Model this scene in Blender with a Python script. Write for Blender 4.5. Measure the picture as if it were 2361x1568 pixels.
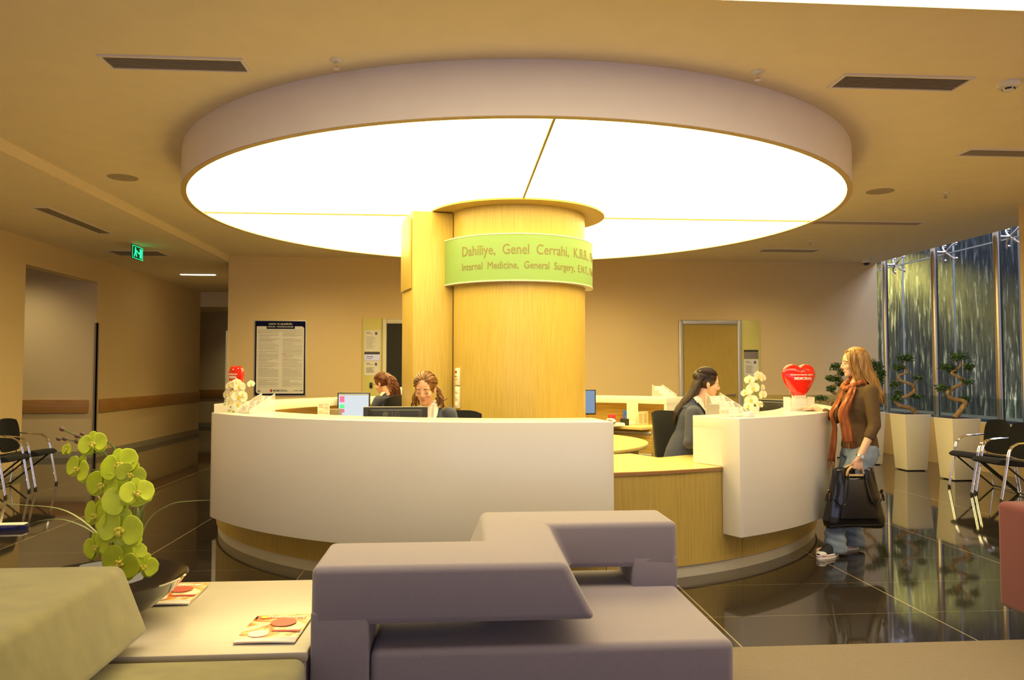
import bpy, bmesh, math, random
from mathutils import Matrix, Vector, Euler
random.seed(7)
for o in list(bpy.data.objects): bpy.data.objects.remove(o)
SC = bpy.context.scene
COL = SC.collection
PI = math.pi
R = math.radians

# ---------------------------------------------------------------- camera
cd = bpy.data.cameras.new('camera'); cam = bpy.data.objects.new('camera', cd); COL.objects.link(cam)
cam.location = (0, 0, 1.47)
cam.rotation_euler = (R(90 + 2.374), 0, -R(4.166))
cd.sensor_width = 36; cd.lens = 36 * 1785 / 2361; cd.clip_start = .05; cd.clip_end = 200
SC.camera = cam

# ---------------------------------------------------------------- world, exposure, large lights
w = bpy.data.worlds.new('world'); SC.world = w; w.use_nodes = True
w.node_tree.nodes['Background'].inputs[0].default_value = (.70, .72, 1.0, 1)
w.node_tree.nodes['Background'].inputs[1].default_value = .62
SC.view_settings.view_transform = 'Standard'; SC.view_settings.look = 'None'
SC.view_settings.gamma = 1; SC.view_settings.use_curve_mapping = False
SC.view_settings.exposure = 1.0

def lamp(name, kind, loc, energy, color, rot=(0, 0, 0), **kw):
    l = bpy.data.lights.new(name, kind); l.energy = energy; l.color = color
    for k, v in kw.items(): setattr(l, k, v)
    o = bpy.data.objects.new(name, l); COL.objects.link(o); o.location = loc; o.rotation_euler = rot
    return o
DISC_L = 3.2                      # strength of the luminous ceiling disc
DISC_C = (1, .80, .31)
PANEL_L = 2.2                     # luminous ceiling strip over the seating, its end seen at the top right
# spotlight washing the corridor wall, daylight coming down the atrium on the water wall
lamp('corridor_downlight', 'SPOT', (-5.55, 16.0, 3.38), 130, (1, .84, .42), (0, R(-26), 0), spot_size=R(95), spot_blend=1, shadow_soft_size=.15)
lamp('recess_downlight', 'SPOT', (-7.4, 12.7, 3.35), 40, (1, .84, .50), (R(18), 0, 0), spot_size=R(120), spot_blend=1, shadow_soft_size=.15)
lamp('entrance_downlight', 'SPOT', (-4.9, 8.6, 3.38), 90, (1, .80, .42), (0, R(-25), 0), spot_size=R(110), spot_blend=1, shadow_soft_size=.08)
lamp('far_downlight', 'SPOT', (-5.0, 20.4, 3.0), 25, (1, .85, .45), (R(20), 0, 0), spot_size=R(120), spot_blend=1, shadow_soft_size=.1)
for x_ in (-2.6, 2.6, 5.6): lamp('back_wall_fill', 'SPOT', (x_, 12.4, 3.48), 46, (1, .80, .42), (R(12), 0, 0), spot_size=R(125), spot_blend=1, shadow_soft_size=.2)  # added fill spots without fixtures, brighten the back wall
lamp('planter_fill', 'SPOT', (5.0, 9.6, 3.48), 75, (1, .86, .58), (0, R(28), 0), spot_size=R(120), spot_blend=1, shadow_soft_size=.2)  # added fill spot, no fixture, lifts the planter faces
# water court: daylight from above, added cool fill, added spots imitating water reflections
lamp('court_daylight', 'AREA', (9.6, 14.0, 6.7), 110, (.66, .80, 1), (0, R(-10), 0), shape='RECTANGLE', size=1.2, size_y=9)
lamp('court_cool_fill', 'AREA', (9.3, 12.6, 5.3), 120, (.80, .74, 1), (0, R(58), 0), shape='RECTANGLE', size=1.5, size_y=6)  # added area light bringing cool daylight onto the room's right side
def aim(o, p):
    d = Vector(p) - o.location; o.rotation_euler = d.to_track_quat('-Z', 'Y').to_euler()
aim(lamp('court_reflection_spot', 'SPOT', (9.75, 11.2, .70), 1000, (1, .93, .66), spot_size=R(40), spot_blend=.08, shadow_soft_size=.03), (10.6, 16.3, 1.15))  # added spot, its cone edge imitates the slanting reflection on the water
aim(lamp('court_glint_spot', 'SPOT', (8.9, 19.0, 4.6), 850, (1, .80, .16), spot_size=R(70), spot_blend=.8, shadow_soft_size=.1), (10.3, 16.9, 2.3))  # added spot standing in for yellow reflections at the far end

# ---------------------------------------------------------------- materials
MATS = {}
def nodes(name):
    m = bpy.data.materials.new(name); m.use_nodes = True
    nt = m.node_tree; b = nt.nodes['Principled BSDF']
    return m, nt, b
def N(nt, t, **kw):
    n = nt.nodes.new(t)
    for k, v in kw.items():
        if k in n.inputs: n.inputs[k].default_value = v
        else: setattr(n, k, v)
    return n
def c4(c): return (c[0], c[1], c[2], 1)
def mat(name, col, rough=.5, metal=0, var=.06, scale=30, bump=0, spec=.5, coat=0, stretch=(1, 1, 1), sheen=0, ior=None, emit=None, es=0, col2=None):
    """procedural material: base colour broken up by noise, optional bump"""
    if name in MATS: return MATS[name]
    m, nt, b = nodes(name)
    tc = N(nt, 'ShaderNodeTexCoord'); mp = N(nt, 'ShaderNodeMapping'); mp.inputs['Scale'].default_value = stretch
    nz = N(nt, 'ShaderNodeTexNoise', Scale=scale, Detail=4.0)
    nt.links.new(tc.outputs['Object'], mp.inputs['Vector']); nt.links.new(mp.outputs['Vector'], nz.inputs['Vector'])
    rp = N(nt, 'ShaderNodeValToRGB')
    rp.color_ramp.elements[0].position = .3; rp.color_ramp.elements[1].position = .7
    lo = col2 if col2 else tuple(max(0, x * (1 - var)) for x in col)
    hi = col if col2 else tuple(min(1, x * (1 + var)) for x in col)
    rp.color_ramp.elements[0].color = c4(lo); rp.color_ramp.elements[1].color = c4(hi)
    nt.links.new(nz.outputs['Fac'], rp.inputs['Fac']); nt.links.new(rp.outputs['Color'], b.inputs['Base Color'])
    b.inputs['Roughness'].default_value = rough; b.inputs['Metallic'].default_value = metal
    b.inputs['Specular IOR Level'].default_value = spec; b.inputs['Coat Weight'].default_value = coat
    b.inputs['Coat Roughness'].default_value = .05
    b.inputs['Sheen Weight'].default_value = sheen
    if ior: b.inputs['IOR'].default_value = ior
    if bump:
        bp = N(nt, 'ShaderNodeBump', Strength=bump, Distance=.004)
        nt.links.new(nz.outputs['Fac'], bp.inputs['Height']); nt.links.new(bp.outputs['Normal'], b.inputs['Normal'])
    if emit: b.inputs['Emission Color'].default_value = c4(emit); b.inputs['Emission Strength'].default_value = es
    MATS[name] = m; return m
def veneer(name, dark, light, horizontal=False, rough=.35):
    m, nt, b = nodes(name)
    tc = N(nt, 'ShaderNodeTexCoord'); mp = N(nt, 'ShaderNodeMapping')
    mp.inputs['Scale'].default_value = (3, 3, 90) if horizontal else (230, 230, 3.5)
    nz = N(nt, 'ShaderNodeTexNoise', Scale=1.0, Detail=4.0, Roughness=.55)
    n2 = N(nt, 'ShaderNodeTexNoise', Scale=2.2, Detail=2.0)
    rp = N(nt, 'ShaderNodeValToRGB'); rp.color_ramp.elements[0].position = .36; rp.color_ramp.elements[1].position = .66
    rp.color_ramp.elements[0].color = c4(dark); rp.color_ramp.elements[1].color = c4(light)
    mx = N(nt, 'ShaderNodeMixRGB', blend_type='MULTIPLY'); mx.inputs[0].default_value = .12
    nt.links.new(tc.outputs['Object'], mp.inputs[0]); nt.links.new(mp.outputs[0], nz.inputs['Vector'])
    nt.links.new(tc.outputs['Object'], n2.inputs['Vector'])
    nt.links.new(nz.outputs['Fac'], rp.inputs[0]); nt.links.new(rp.outputs[0], mx.inputs[1]); nt.links.new(n2.outputs['Fac'], mx.inputs[2])
    nt.links.new(mx.outputs[0], b.inputs['Base Color']); b.inputs['Roughness'].default_value = rough
    MATS[name] = m; return m
def emis(name, col, s):
    m, nt, b = nodes(name)
    b.inputs['Base Color'].default_value = c4(col); b.inputs['Emission Color'].default_value = c4(col); b.inputs['Emission Strength'].default_value = s
    b.inputs['Roughness'].default_value = .4
    MATS[name] = m; return m
def clear(name, col=(1, 1, 1), fac=.8, rough=.05, gcol=(1, 1, 1)):
    """thin acrylic or glass sheet: mostly transmitted, some gloss"""
    m, nt, b = nodes(name)
    out = nt.nodes['Material Output']
    tr = N(nt, 'ShaderNodeBsdfTransparent', Color=c4(col)); b.inputs['Base Color'].default_value = c4(gcol); b.inputs['Roughness'].default_value = rough
    mx = N(nt, 'ShaderNodeMixShader'); mx.inputs[0].default_value = fac
    nt.links.new(b.outputs[0], mx.inputs[1]); nt.links.new(tr.outputs[0], mx.inputs[2]); nt.links.new(mx.outputs[0], out.inputs[0])
    MATS[name] = m; return m

WHITE = mat('white_solid_surface', (.80, .76, .70), .22, var=.01, scale=3)
WALL = mat('wall_paint', (.80, .62, .35), .85, var=.02, scale=60, bump=.05)
CEIL = mat('ceiling_paint', (.88, .76, .55), .9, var=.02, scale=4)
RINGP = mat('ring_paint', (.80, .73, .72), .8, var=.015, scale=5)
OAK = veneer('light_oak_veneer', (.48, .335, .075), (.62, .445, .115))
OAKH = veneer('light_oak_veneer_horizontal', (.46, .29, .06), (.70, .49, .15), True)
OAKTOP = mat('oak_worktop', (.70, .54, .20), .3, var=.06, scale=6, stretch=(8, 1, 1))
RAILW = veneer('handrail_wood', (.42, .20, .05), (.55, .28, .08), True)
EDGE = mat('brown_edge', (.35, .17, .06), .4)
SKIRT = mat('grey_beige_skirting', (.42, .37, .28), .45, .1, var=.03)
PLINTH = mat('brushed_plinth', (.66, .62, .50), .42, .25, var=.04, scale=20, stretch=(1, 1, 30))
STEEL = mat('brushed_steel', (.62, .58, .52), .25, 1, var=.06, scale=30, stretch=(30, 30, 1))
CHROME = mat('chrome', (.85, .83, .80), .09, 1, var=.02)
ALU = mat('aluminium_frame', (.62, .62, .64), .4, .5, var=.03, stretch=(20, 20, 1))
BLACKP = mat('black_plastic', (.02, .02, .022), .38, var=.1)
BLACKF = mat('black_fabric', (.004, .0045, .009), .95, var=.3, scale=400, bump=.2, sheen=.05)
BLACKL = mat('black_patent_leather', (.006, .006, .007), .2, var=.2, scale=14, bump=.35, coat=.5)
PURPLE = mat('grey_violet_upholstery', (.255, .220, .262), .95, var=.07, scale=260, bump=.12, sheen=.25)
OLIVE = mat('olive_suede', (.205, .18, .07), .95, var=.13, scale=9, bump=.06, sheen=.3, stretch=(1, 1.6, 1))
RED = mat('burgundy_upholstery', (.135, .022, .032), .95, var=.08, scale=250, bump=.12, sheen=.2)
TABLE = mat('cream_laminate', (.50, .44, .35), .32, var=.025, scale=4, stretch=(.5, 7, 1))
TABSIDE = mat('table_side', (.55, .50, .50), .5)
PAPER = mat('white_paper', (.85, .82, .78), .8, var=.02)
INK = mat('grey_ink', (.28, .27, .27), .8)
INKL = mat('pale_ink', (.55, .52, .50), .8)
DARKINK = mat('dark_ink', (.05, .04, .07), .7)
NAVY = mat('navy_print', (.006, .008, .045), .8, var=.05, spec=.1)
REDP = mat('red_print', (.65, .03, .03), .5)
PINK = mat('pink_print', (.9, .35, .40), .7)
GREENP = mat('green_print', (.25, .65, .20), .7)
YELP = mat('yellow_print', (.9, .75, .12), .7)
BLUEP = mat('blue_plastic', (.04, .12, .55), .4)
ACRY = clear('clear_acrylic', (1, 1, 1), .82, .05)
ACEDGE = clear('acrylic_edge', (1, 1, 1), .35, .2, (.95, .92, .82))
GLASS = clear('window_glass', (.88, .93, .95), .90, .02, (.02, .025, .03))
GREENSIGN = mat('lime_sign_film', (.205, .345, .11), .5, var=.02, scale=3, coat=.1)
LIMEP = mat('lime_wall_panel', (.72, .66, .22), .35, var=.02, scale=3)
SIGNTXT = mat('sign_brown_lettering', (.20, .15, .05), .5)
HEARTM = mat('red_gloss_plastic', (.85, .018, .008), .12, var=.02, coat=.7)
SKIN = mat('skin', (.72, .40, .25), .5, var=.05, scale=25)
SKIN2 = mat('skin_pale', (.76, .46, .32), .5, var=.05, scale=25)
LIP = mat('lips', (.58, .22, .16), .45)
EYEW = mat('eye_white', (.8, .78, .74), .25)
IRIS = mat('dark_iris', (.03, .015, .008), .2)
BROW = mat('eyebrow_hair', (.06, .03, .015), .7)
SUIT = mat('charcoal_suit_cloth', (.042, .050, .092), .8, var=.15, scale=300, bump=.1, sheen=.15)
VEST = mat('navy_vest_cloth', (.008, .01, .022), .7)
SHIRT = mat('white_shirt_cloth', (.85, .82, .80), .7, var=.03, scale=40)
DENIM = mat('washed_denim', (.34, .42, .52), .85, var=.2, scale=11, bump=.2, col2=(.16, .22, .32))
KNIT = mat('olive_brown_knit', (.105, .060, .022), .85, var=.12, scale=22, bump=.15)
BARK = mat('bonsai_bark', (.42, .27, .13), .85, var=.3, scale=25, bump=.8, stretch=(1, 1, .4))
LEAF = mat('bonsai_leaf', (.06, .14, .028), .4, var=.45, scale=25)
SOIL = mat('dark_soil', (.02, .012, .008), .95)
STEM = mat('orchid_stem', (.09, .16, .03), .5)
GRASSL = mat('grey_green_leaf', (.24, .28, .10), .5)
GPETAL = mat('lime_orchid_petal', (.56, .66, .03), .5, var=.14, scale=14)
GLIP = mat('lime_orchid_lip', (.66, .58, .06), .5, var=.2, scale=60)
WPETAL = mat('white_orchid_petal', (.88, .82, .58), .5, var=.03, scale=12)
WLIP = mat('white_orchid_lip', (.85, .60, .06), .5)
BUD = mat('orchid_bud', (.14, .07, .05), .5, var=.2)
BOWL = mat('black_glazed_ceramic', (.018, .014, .014), .06, var=.1, coat=.25)
RUBBER = mat('black_rubber', (.02, .02, .02), .7)
CREAMP = mat('white_planter_shell', (.80, .74, .62), .28, var=.01, scale=3)
WOODH = mat('bag_handle_wood', (.62, .42, .22), .4)
GOLD = mat('gold_metal', (.8, .6, .3), .2, 1)

# polished floor tiles: 1.33 x 0.67 m with pale joints
def floor_mat():
    m, nt, b = nodes('polished_dark_tile')
    tc = N(nt, 'ShaderNodeTexCoord'); sp = N(nt, 'ShaderNodeSeparateXYZ'); nt.links.new(tc.outputs['Object'], sp.inputs[0])
    def joint(out, off, per, wid):
        a = N(nt, 'ShaderNodeMath', operation='SUBTRACT'); nt.links.new(out, a.inputs[0]); a.inputs[1].default_value = off - per * 40
        d = N(nt, 'ShaderNodeMath', operation='MODULO'); nt.links.new(a.outputs[0], d.inputs[0]); d.inputs[1].default_value = per
        l = N(nt, 'ShaderNodeMath', operation='LESS_THAN'); nt.links.new(d.outputs[0], l.inputs[0]); l.inputs[1].default_value = wid
        return l
    jx = joint(sp.outputs[0], .205, 1.325, .007); jy = joint(sp.outputs[1], 4.61, .67, .0035)
    mxx = N(nt, 'ShaderNodeMath', operation='MAXIMUM'); nt.links.new(jx.outputs[0], mxx.inputs[0])
    h = N(nt, 'ShaderNodeMath', operation='MULTIPLY'); h.inputs[1].default_value = .55; nt.links.new(jy.outputs[0], h.inputs[0]); nt.links.new(h.outputs[0], mxx.inputs[1])
    nz = N(nt, 'ShaderNodeTexNoise', Scale=120.0, Detail=3.0); rp = N(nt, 'ShaderNodeValToRGB')
    rp.color_ramp.elements[0].color = (.020, .016, .014, 1); rp.color_ramp.elements[1].color = (.036, .029, .025, 1)
    nt.links.new(tc.outputs['Object'], nz.inputs['Vector']); nt.links.new(nz.outputs['Fac'], rp.inputs[0])
    mx = N(nt, 'ShaderNodeMixRGB'); nt.links.new(mxx.outputs[0], mx.inputs[0]); nt.links.new(rp.outputs[0], mx.inputs[1]); mx.inputs[2].default_value = (.42, .33, .24, 1)
    nt.links.new(mx.outputs[0], b.inputs['Base Color'])
    b.inputs['Roughness'].default_value = .045; b.inputs['IOR'].default_value = 1.75
    return m
def carpet_mat():
    m, nt, b = nodes('ribbed_carpet_tile')
    tc = N(nt, 'ShaderNodeTexCoord'); ch = N(nt, 'ShaderNodeTexChecker', Scale=1.3)
    mp = N(nt, 'ShaderNodeMapping'); mp.inputs['Location'].default_value = (.3, .08, .35)
    w1 = N(nt, 'ShaderNodeTexWave', Scale=21.0, Distortion=2.5, Detail=3.0, bands_direction='Y'); w2 = N(nt, 'ShaderNodeTexWave', Scale=21.0, Distortion=2.5, Detail=3.0, bands_direction='X')
    nt.links.new(tc.outputs['Object'], mp.inputs[0])
    for n_ in (ch, w1, w2): nt.links.new(mp.outputs[0], n_.inputs['Vector'])
    mx = N(nt, 'ShaderNodeMixRGB'); nt.links.new(ch.outputs['Fac'], mx.inputs[0]); nt.links.new(w1.outputs['Color'], mx.inputs[1]); nt.links.new(w2.outputs['Color'], mx.inputs[2])
    rp = N(nt, 'ShaderNodeValToRGB'); rp.color_ramp.elements[0].color = (.155, .122, .092, 1); rp.color_ramp.elements[1].color = (.225, .182, .142, 1)
    nt.links.new(mx.outputs[0], rp.inputs[0]); nt.links.new(rp.outputs[0], b.inputs['Base Color'])
    bp = N(nt, 'ShaderNodeBump', Strength=.4, Distance=.004); nt.links.new(mx.outputs[0], bp.inputs['Height']); nt.links.new(bp.outputs[0], b.inputs['Normal'])
    b.inputs['Roughness'].default_value = .95
    return m
def water_mat():
    m, nt, b = nodes('water_film_on_dark_stone')
    tc = N(nt, 'ShaderNodeTexCoord'); mp = N(nt, 'ShaderNodeMapping'); mp.inputs['Scale'].default_value = (1, 7, .95)
    nz = N(nt, 'ShaderNodeTexNoise', Scale=1.7, Detail=8.0, Roughness=.66, Distortion=.4)
    nt.links.new(tc.outputs['Object'], mp.inputs[0]); nt.links.new(mp.outputs[0], nz.inputs['Vector'])
    rp = N(nt, 'ShaderNodeValToRGB'); e = rp.color_ramp.elements
    e[0].position = .45; e[0].color = (.018, .019, .016, 1); e[1].position = .66; e[1].color = (.42, .42, .36, 1)
    x = e.new(.56); x.color = (.06, .062, .05, 1)
    nt.links.new(nz.outputs['Fac'], rp.inputs[0]); nt.links.new(rp.outputs[0], b.inputs['Base Color'])
    bp = N(nt, 'ShaderNodeBump', Strength=.9, Distance=.03); nt.links.new(nz.outputs['Fac'], bp.inputs['Height']); nt.links.new(bp.outputs[0], b.inputs['Normal'])
    b.inputs['Roughness'].default_value = .18
    return m
def scarf_mat():
    m, nt, b = nodes('striped_scarf')
    tc = N(nt, 'ShaderNodeTexCoord'); mp = N(nt, 'ShaderNodeMapping'); mp.inputs['Scale'].default_value = (38, 38, 1.5)
    nz = N(nt, 'ShaderNodeTexNoise', Scale=1.0, Detail=2.0); rp = N(nt, 'ShaderNodeValToRGB'); e = rp.color_ramp.elements
    e[0].position = .3; e[0].color = (.16, .045, .022, 1); e[1].position = .72; e[1].color = (.50, .42, .34, 1)
    x = e.new(.6); x.color = (.46, .15, .055, 1)
    nt.links.new(tc.outputs['Object'], mp.inputs[0]); nt.links.new(mp.outputs[0], nz.inputs['Vector']); nt.links.new(nz.outputs['Fac'], rp.inputs[0]); nt.links.new(rp.outputs[0], b.inputs['Base Color'])
    b.inputs['Roughness'].default_value = .95; b.inputs['Specular IOR Level'].default_value = .1
    return m
def hair_mat(name, dark, light):
    m, nt, b = nodes(name)
    tc = N(nt, 'ShaderNodeTexCoord'); mp = N(nt, 'ShaderNodeMapping'); mp.inputs['Scale'].default_value = (60, 60, 8)
    nz = N(nt, 'ShaderNodeTexNoise', Scale=1.0, Detail=3.0); rp = N(nt, 'ShaderNodeValToRGB')
    rp.color_ramp.elements[0].position = .35; rp.color_ramp.elements[1].position = .7
    rp.color_ramp.elements[0].color = c4(dark); rp.color_ramp.elements[1].color = c4(light)
    nt.links.new(tc.outputs['Object'], mp.inputs[0]); nt.links.new(mp.outputs[0], nz.inputs['Vector']); nt.links.new(nz.outputs['Fac'], rp.inputs[0]); nt.links.new(rp.outputs[0], b.inputs['Base Color'])
    b.inputs['Roughness'].default_value = .38
    return m
def cover_mat():
    """magazine cover artwork: orange, red and cream swirls"""
    m, nt, b = nodes('magazine_artwork')
    tc = N(nt, 'ShaderNodeTexCoord'); nz = N(nt, 'ShaderNodeTexNoise', Scale=7.0, Detail=2.0, Distortion=2.0); rp = N(nt, 'ShaderNodeValToRGB'); e = rp.color_ramp.elements
    e[0].position = .36; e[0].color = (.75, .16, .04, 1); e[1].position = .62; e[1].color = (.92, .80, .66, 1)
    x = e.new(.45); x.color = (.90, .42, .10, 1); x = e.new(.52); x.color = (.92, .72, .42, 1)
    nt.links.new(tc.outputs['Object'], nz.inputs['Vector']); nt.links.new(nz.outputs['Fac'], rp.inputs[0]); nt.links.new(rp.outputs[0], b.inputs['Base Color'])
    b.inputs['Roughness'].default_value = .25
    return m

# ---------------------------------------------------------------- mesh building
class MB:
    def __init__(s): s.v = []; s.f = []
    def add(s, vs, fs):
        k = len(s.v); s.v += [tuple(v) for v in vs]; s.f += [tuple(i + k for i in f) for f in fs]; return s
    def mark(s): return len(s.v)
    def xf(s, M, k=0):
        s.v[k:] = [tuple(M @ Vector(v)) for v in s.v[k:]]; return s
    def box(s, x0, x1, y0, y1, z0, z1):
        return s.add([(x, y, z) for z in (z0, z1) for x, y in ((x0, y0), (x1, y0), (x1, y1), (x0, y1))],
                     [(3, 2, 1, 0), (4, 5, 6, 7), (0, 1, 5, 4), (1, 2, 6, 5), (2, 3, 7, 6), (3, 0, 4, 7)])
    def obox(s, c, d, rot=(0, 0, 0)):
        k = s.mark(); s.box(-d[0] / 2, d[0] / 2, -d[1] / 2, d[1] / 2, -d[2] / 2, d[2] / 2)
        return s.xf(Matrix.Translation(c) @ Euler(rot).to_matrix().to_4x4(), k)
    def frust(s, pb, zb, pt, zt):
        n = len(pb)
        vs = [(x, y, zb) for x, y in pb] + [(x, y, zt) for x, y in pt]
        fs = [tuple(range(n - 1, -1, -1)), tuple(range(n, 2 * n))] + [(i, (i + 1) % n, n + (i + 1) % n, n + i) for i in range(n)]
        return s.add(vs, fs)
    def prism(s, p, z0, z1): return s.frust(p, z0, p, z1)
    def tube(s, pts, r, n=10, flat=1.0, cap=True, up=None):
        pts = [Vector(p) for p in pts]; m = len(pts)
        rs = list(r) if isinstance(r, (list, tuple)) else [r] * m
        if len(rs) != m: rs = [rs[0] + (rs[-1] - rs[0]) * i / (m - 1) for i in range(m)]
        t0 = (pts[1] - pts[0]).normalized()
        a = Vector(up) if up else (Vector((0, 0, 1)) if abs(t0.z) < .9 else Vector((1, 0, 0)))
        u = (a - t0 * a.dot(t0)).normalized()
        vs = []; prev = t0
        for i, p in enumerate(pts):
            t = ((pts[min(i + 1, m - 1)] - pts[max(i - 1, 0)])).normalized()
            if t.length < .5: t = prev
            u = (u - t * u.dot(t)); u = u.normalized() if u.length > 1e-6 else Vector((1, 0, 0)); v = t.cross(u); prev = t
            for k in range(n):
                q = 2 * PI * k / n
                vs.append(p + u * (math.cos(q) * rs[i] * flat) + v * (math.sin(q) * rs[i]))
        fs = [(i * n + k, i * n + (k + 1) % n, (i + 1) * n + (k + 1) % n, (i + 1) * n + k) for i in range(m - 1) for k in range(n)]
        if cap: fs += [tuple(range(n - 1, -1, -1)), tuple((m - 1) * n + k for k in range(n))]
        return s.add(vs, fs)
    def cap(s, pts, rs, n=14):
        """capsule chain for remeshing: tube with ball joints"""
        s.tube(pts, rs, n)
        r_ = list(rs) if isinstance(rs, (list, tuple)) else [rs] * len(pts)
        for p, r0 in zip(pts, r_): s.ell(p, (r0, r0, r0), 12)
        return s
    def ell(s, c, r, n=16, rot=None):
        k = s.mark(); m = max(6, n // 2); vs = []; fs = []
        if not isinstance(r, (tuple, list)): r = (r, r, r)
        for i in range(1, m):
            a = PI * i / m
            for j in range(n):
                q = 2 * PI * j / n; vs.append((r[0] * math.sin(a) * math.cos(q), r[1] * math.sin(a) * math.sin(q), r[2] * math.cos(a)))
        vs += [(0, 0, r[2]), (0, 0, -r[2])]; T = len(vs) - 2
        for i in range(m - 2):
            for j in range(n): fs.append((i * n + j, (i + 1) * n + j, (i + 1) * n + (j + 1) % n, i * n + (j + 1) % n))
        for j in range(n): fs.append((T, j, (j + 1) % n)); fs.append((T + 1, (m - 2) * n + (j + 1) % n, (m - 2) * n + j))
        s.add(vs, fs)
        M = Matrix.Translation(c)
        if rot: M = M @ Euler(rot).to_matrix().to_4x4()
        return s.xf(M, k)
    def lathe(s, prof, n=32, c=(0, 0, 0), close=False):
        vs = [(c[0] + r * math.cos(2 * PI * k / n), c[1] + r * math.sin(2 * PI * k / n), c[2] + z) for r, z in prof for k in range(n)]
        m = len(prof); rng = range(m) if close else range(m - 1)
        fs = [(i * n + k, i * n + (k + 1) % n, ((i + 1) % m) * n + (k + 1) % n, ((i + 1) % m) * n + k) for i in rng for k in range(n)]
        if not close: fs += [tuple(range(n - 1, -1, -1)), tuple((m - 1) * n + k for k in range(n))]
        return s.add(vs, fs)
    def arc(s, R0, R1, a0, a1, z0, z1, n=48, c=(0, 0)):
        full = abs(a1 - a0) >= 359.9; m = n if full else n + 1; vs = []
        for i in range(m):
            a = R(a0 + (a1 - a0) * i / n); x, y = math.cos(a), math.sin(a)
            for rr, z in ((R0, z0), (R1, z0), (R1, z1), (R0, z1)): vs.append((c[0] + rr * x, c[1] + rr * y, z))
        fs = [(i * 4 + k, ((i + 1) % m) * 4 + k, ((i + 1) % m) * 4 + (k + 1) % 4, i * 4 + (k + 1) % 4) for i in range(n) for k in range(4)]
        fs = [f[::-1] for f in fs]
        if not full: fs += [(0, 1, 2, 3), ((m - 1) * 4 + 3, (m - 1) * 4 + 2, (m - 1) * 4 + 1, (m - 1) * 4)]
        return s.add(vs, fs)
    def sweep(s, prof, a0, a1, n=64):
        """closed (radius, z) profile swept about the origin"""
        m = len(prof); vs = []
        for i in range(n + 1):
            a = R(a0 + (a1 - a0) * i / n); vs += [(r * math.cos(a), r * math.sin(a), z) for r, z in prof]
        fs = [(i * m + k, (i + 1) * m + k, (i + 1) * m + (k + 1) % m, i * m + (k + 1) % m) for i in range(n) for k in range(m)]
        fs += [tuple(range(m)), tuple(n * m + k for k in range(m - 1, -1, -1))]
        return s.add(vs, fs)
    def loft(s, rings, n=20):
        """rings: (centre, half_x, half_y[, yaw]) horizontal ellipses"""
        vs = []
        for rg in rings:
            c, a, b = rg[:3]; yw = rg[3] if len(rg) > 3 else 0
            for k in range(n):
                q = 2 * PI * k / n; x, y = a * math.cos(q), b * math.sin(q)
                vs.append((c[0] + x * math.cos(yw) - y * math.sin(yw), c[1] + x * math.sin(yw) + y * math.cos(yw), c[2]))
        m = len(rings)
        fs = [(i * n + k, i * n + (k + 1) % n, (i + 1) * n + (k + 1) % n, (i + 1) * n + k) for i in range(m - 1) for k in range(n)]
        fs += [tuple(range(n - 1, -1, -1)), tuple((m - 1) * n + k for k in range(n))]
        return s.add(vs, fs)
    def mesh(s, name):
        me = bpy.data.meshes.new(name); me.from_pydata(s.v, [], s.f); me.update()
        bm = bmesh.new(); bm.from_mesh(me); bmesh.ops.recalc_face_normals(bm, faces=bm.faces); bm.to_mesh(me); bm.free()
        return me
def smooth_mesh(me, ang=40):
    me.shade_smooth()
    try: me.set_sharp_from_angle(angle=R(ang))
    except Exception: pass
def baked(me, mods):
    """evaluate modifiers on a mesh and give back a plain mesh"""
    o = bpy.data.objects.new('tmp', me); COL.objects.link(o)
    for t, kw in mods:
        md = o.modifiers.new(t, t)
        for k, v in kw.items(): setattr(md, k, v)
    dg = bpy.context.evaluated_depsgraph_get(); dg.update()
    r = bpy.data.meshes.new_from_object(o.evaluated_get(dg)); bpy.data.objects.remove(o); return r
def remesh(mb, voxel=.006, it=6, fac=.5):
    me = baked(mb.mesh('t'), [('REMESH', dict(mode='VOXEL', voxel_size=voxel)), ('SMOOTH', dict(iterations=it, factor=fac))])
    me.shade_smooth(); return me

def link(o, parent=None):
    COL.objects.link(o)
    if parent: o.parent = parent
    return o
def tag(o, label=None, cat=None, group=None, kind=None):
    if label: o['label'] = label
    if cat: o['category'] = cat
    if group: o['group'] = group
    if kind: o['kind'] = kind
    return o
def thing(name, label, cat, loc=(0, 0, 0), rz=0, group=None):
    o = link(bpy.data.objects.new(name, None)); o.location = loc; o.rotation_euler = (0, 0, rz); o.empty_display_size = .1
    return tag(o, label, cat, group)
def part(name, g, m, parent=None, bevel=0, seg=2, ang=40, label=None, loc=None, rot=None):
    me = g.mesh(name) if isinstance(g, MB) else g
    me.name = name
    me.materials.clear(); me.materials.append(m)
    if isinstance(g, MB): smooth_mesh(me, ang)
    if bevel:
        me = baked(me, [('BEVEL', dict(width=bevel, segments=seg, limit_method='ANGLE', angle_limit=R(35)))])
        me.name = name; smooth_mesh(me, 50)
    o = link(bpy.data.objects.new(name, me), parent)
    if loc: o.location = loc
    if rot: o.rotation_euler = rot
    if label: o['label'] = label
    return o
def solo(name, g, m, label, cat, loc=(0, 0, 0), rz=0, group=None, **kw):
    o = part(name, g, m, **kw); o.location = loc; o.rotation_euler = (0, 0, rz); return tag(o, label, cat, group)
def struct(name, g, m, parent=None, **kw):
    o = part(name, g, m, parent, **kw)
    if not parent: o['kind'] = 'structure'
    return o
def copy_tree(o, parent=None, **kw):
    c = o.copy(); COL.objects.link(c)
    if parent: c.parent = parent
    for ch in list(o.children): copy_tree(ch, c)
    for k, v in kw.items(): c[k] = v
    return c
_fonts = {}
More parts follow.
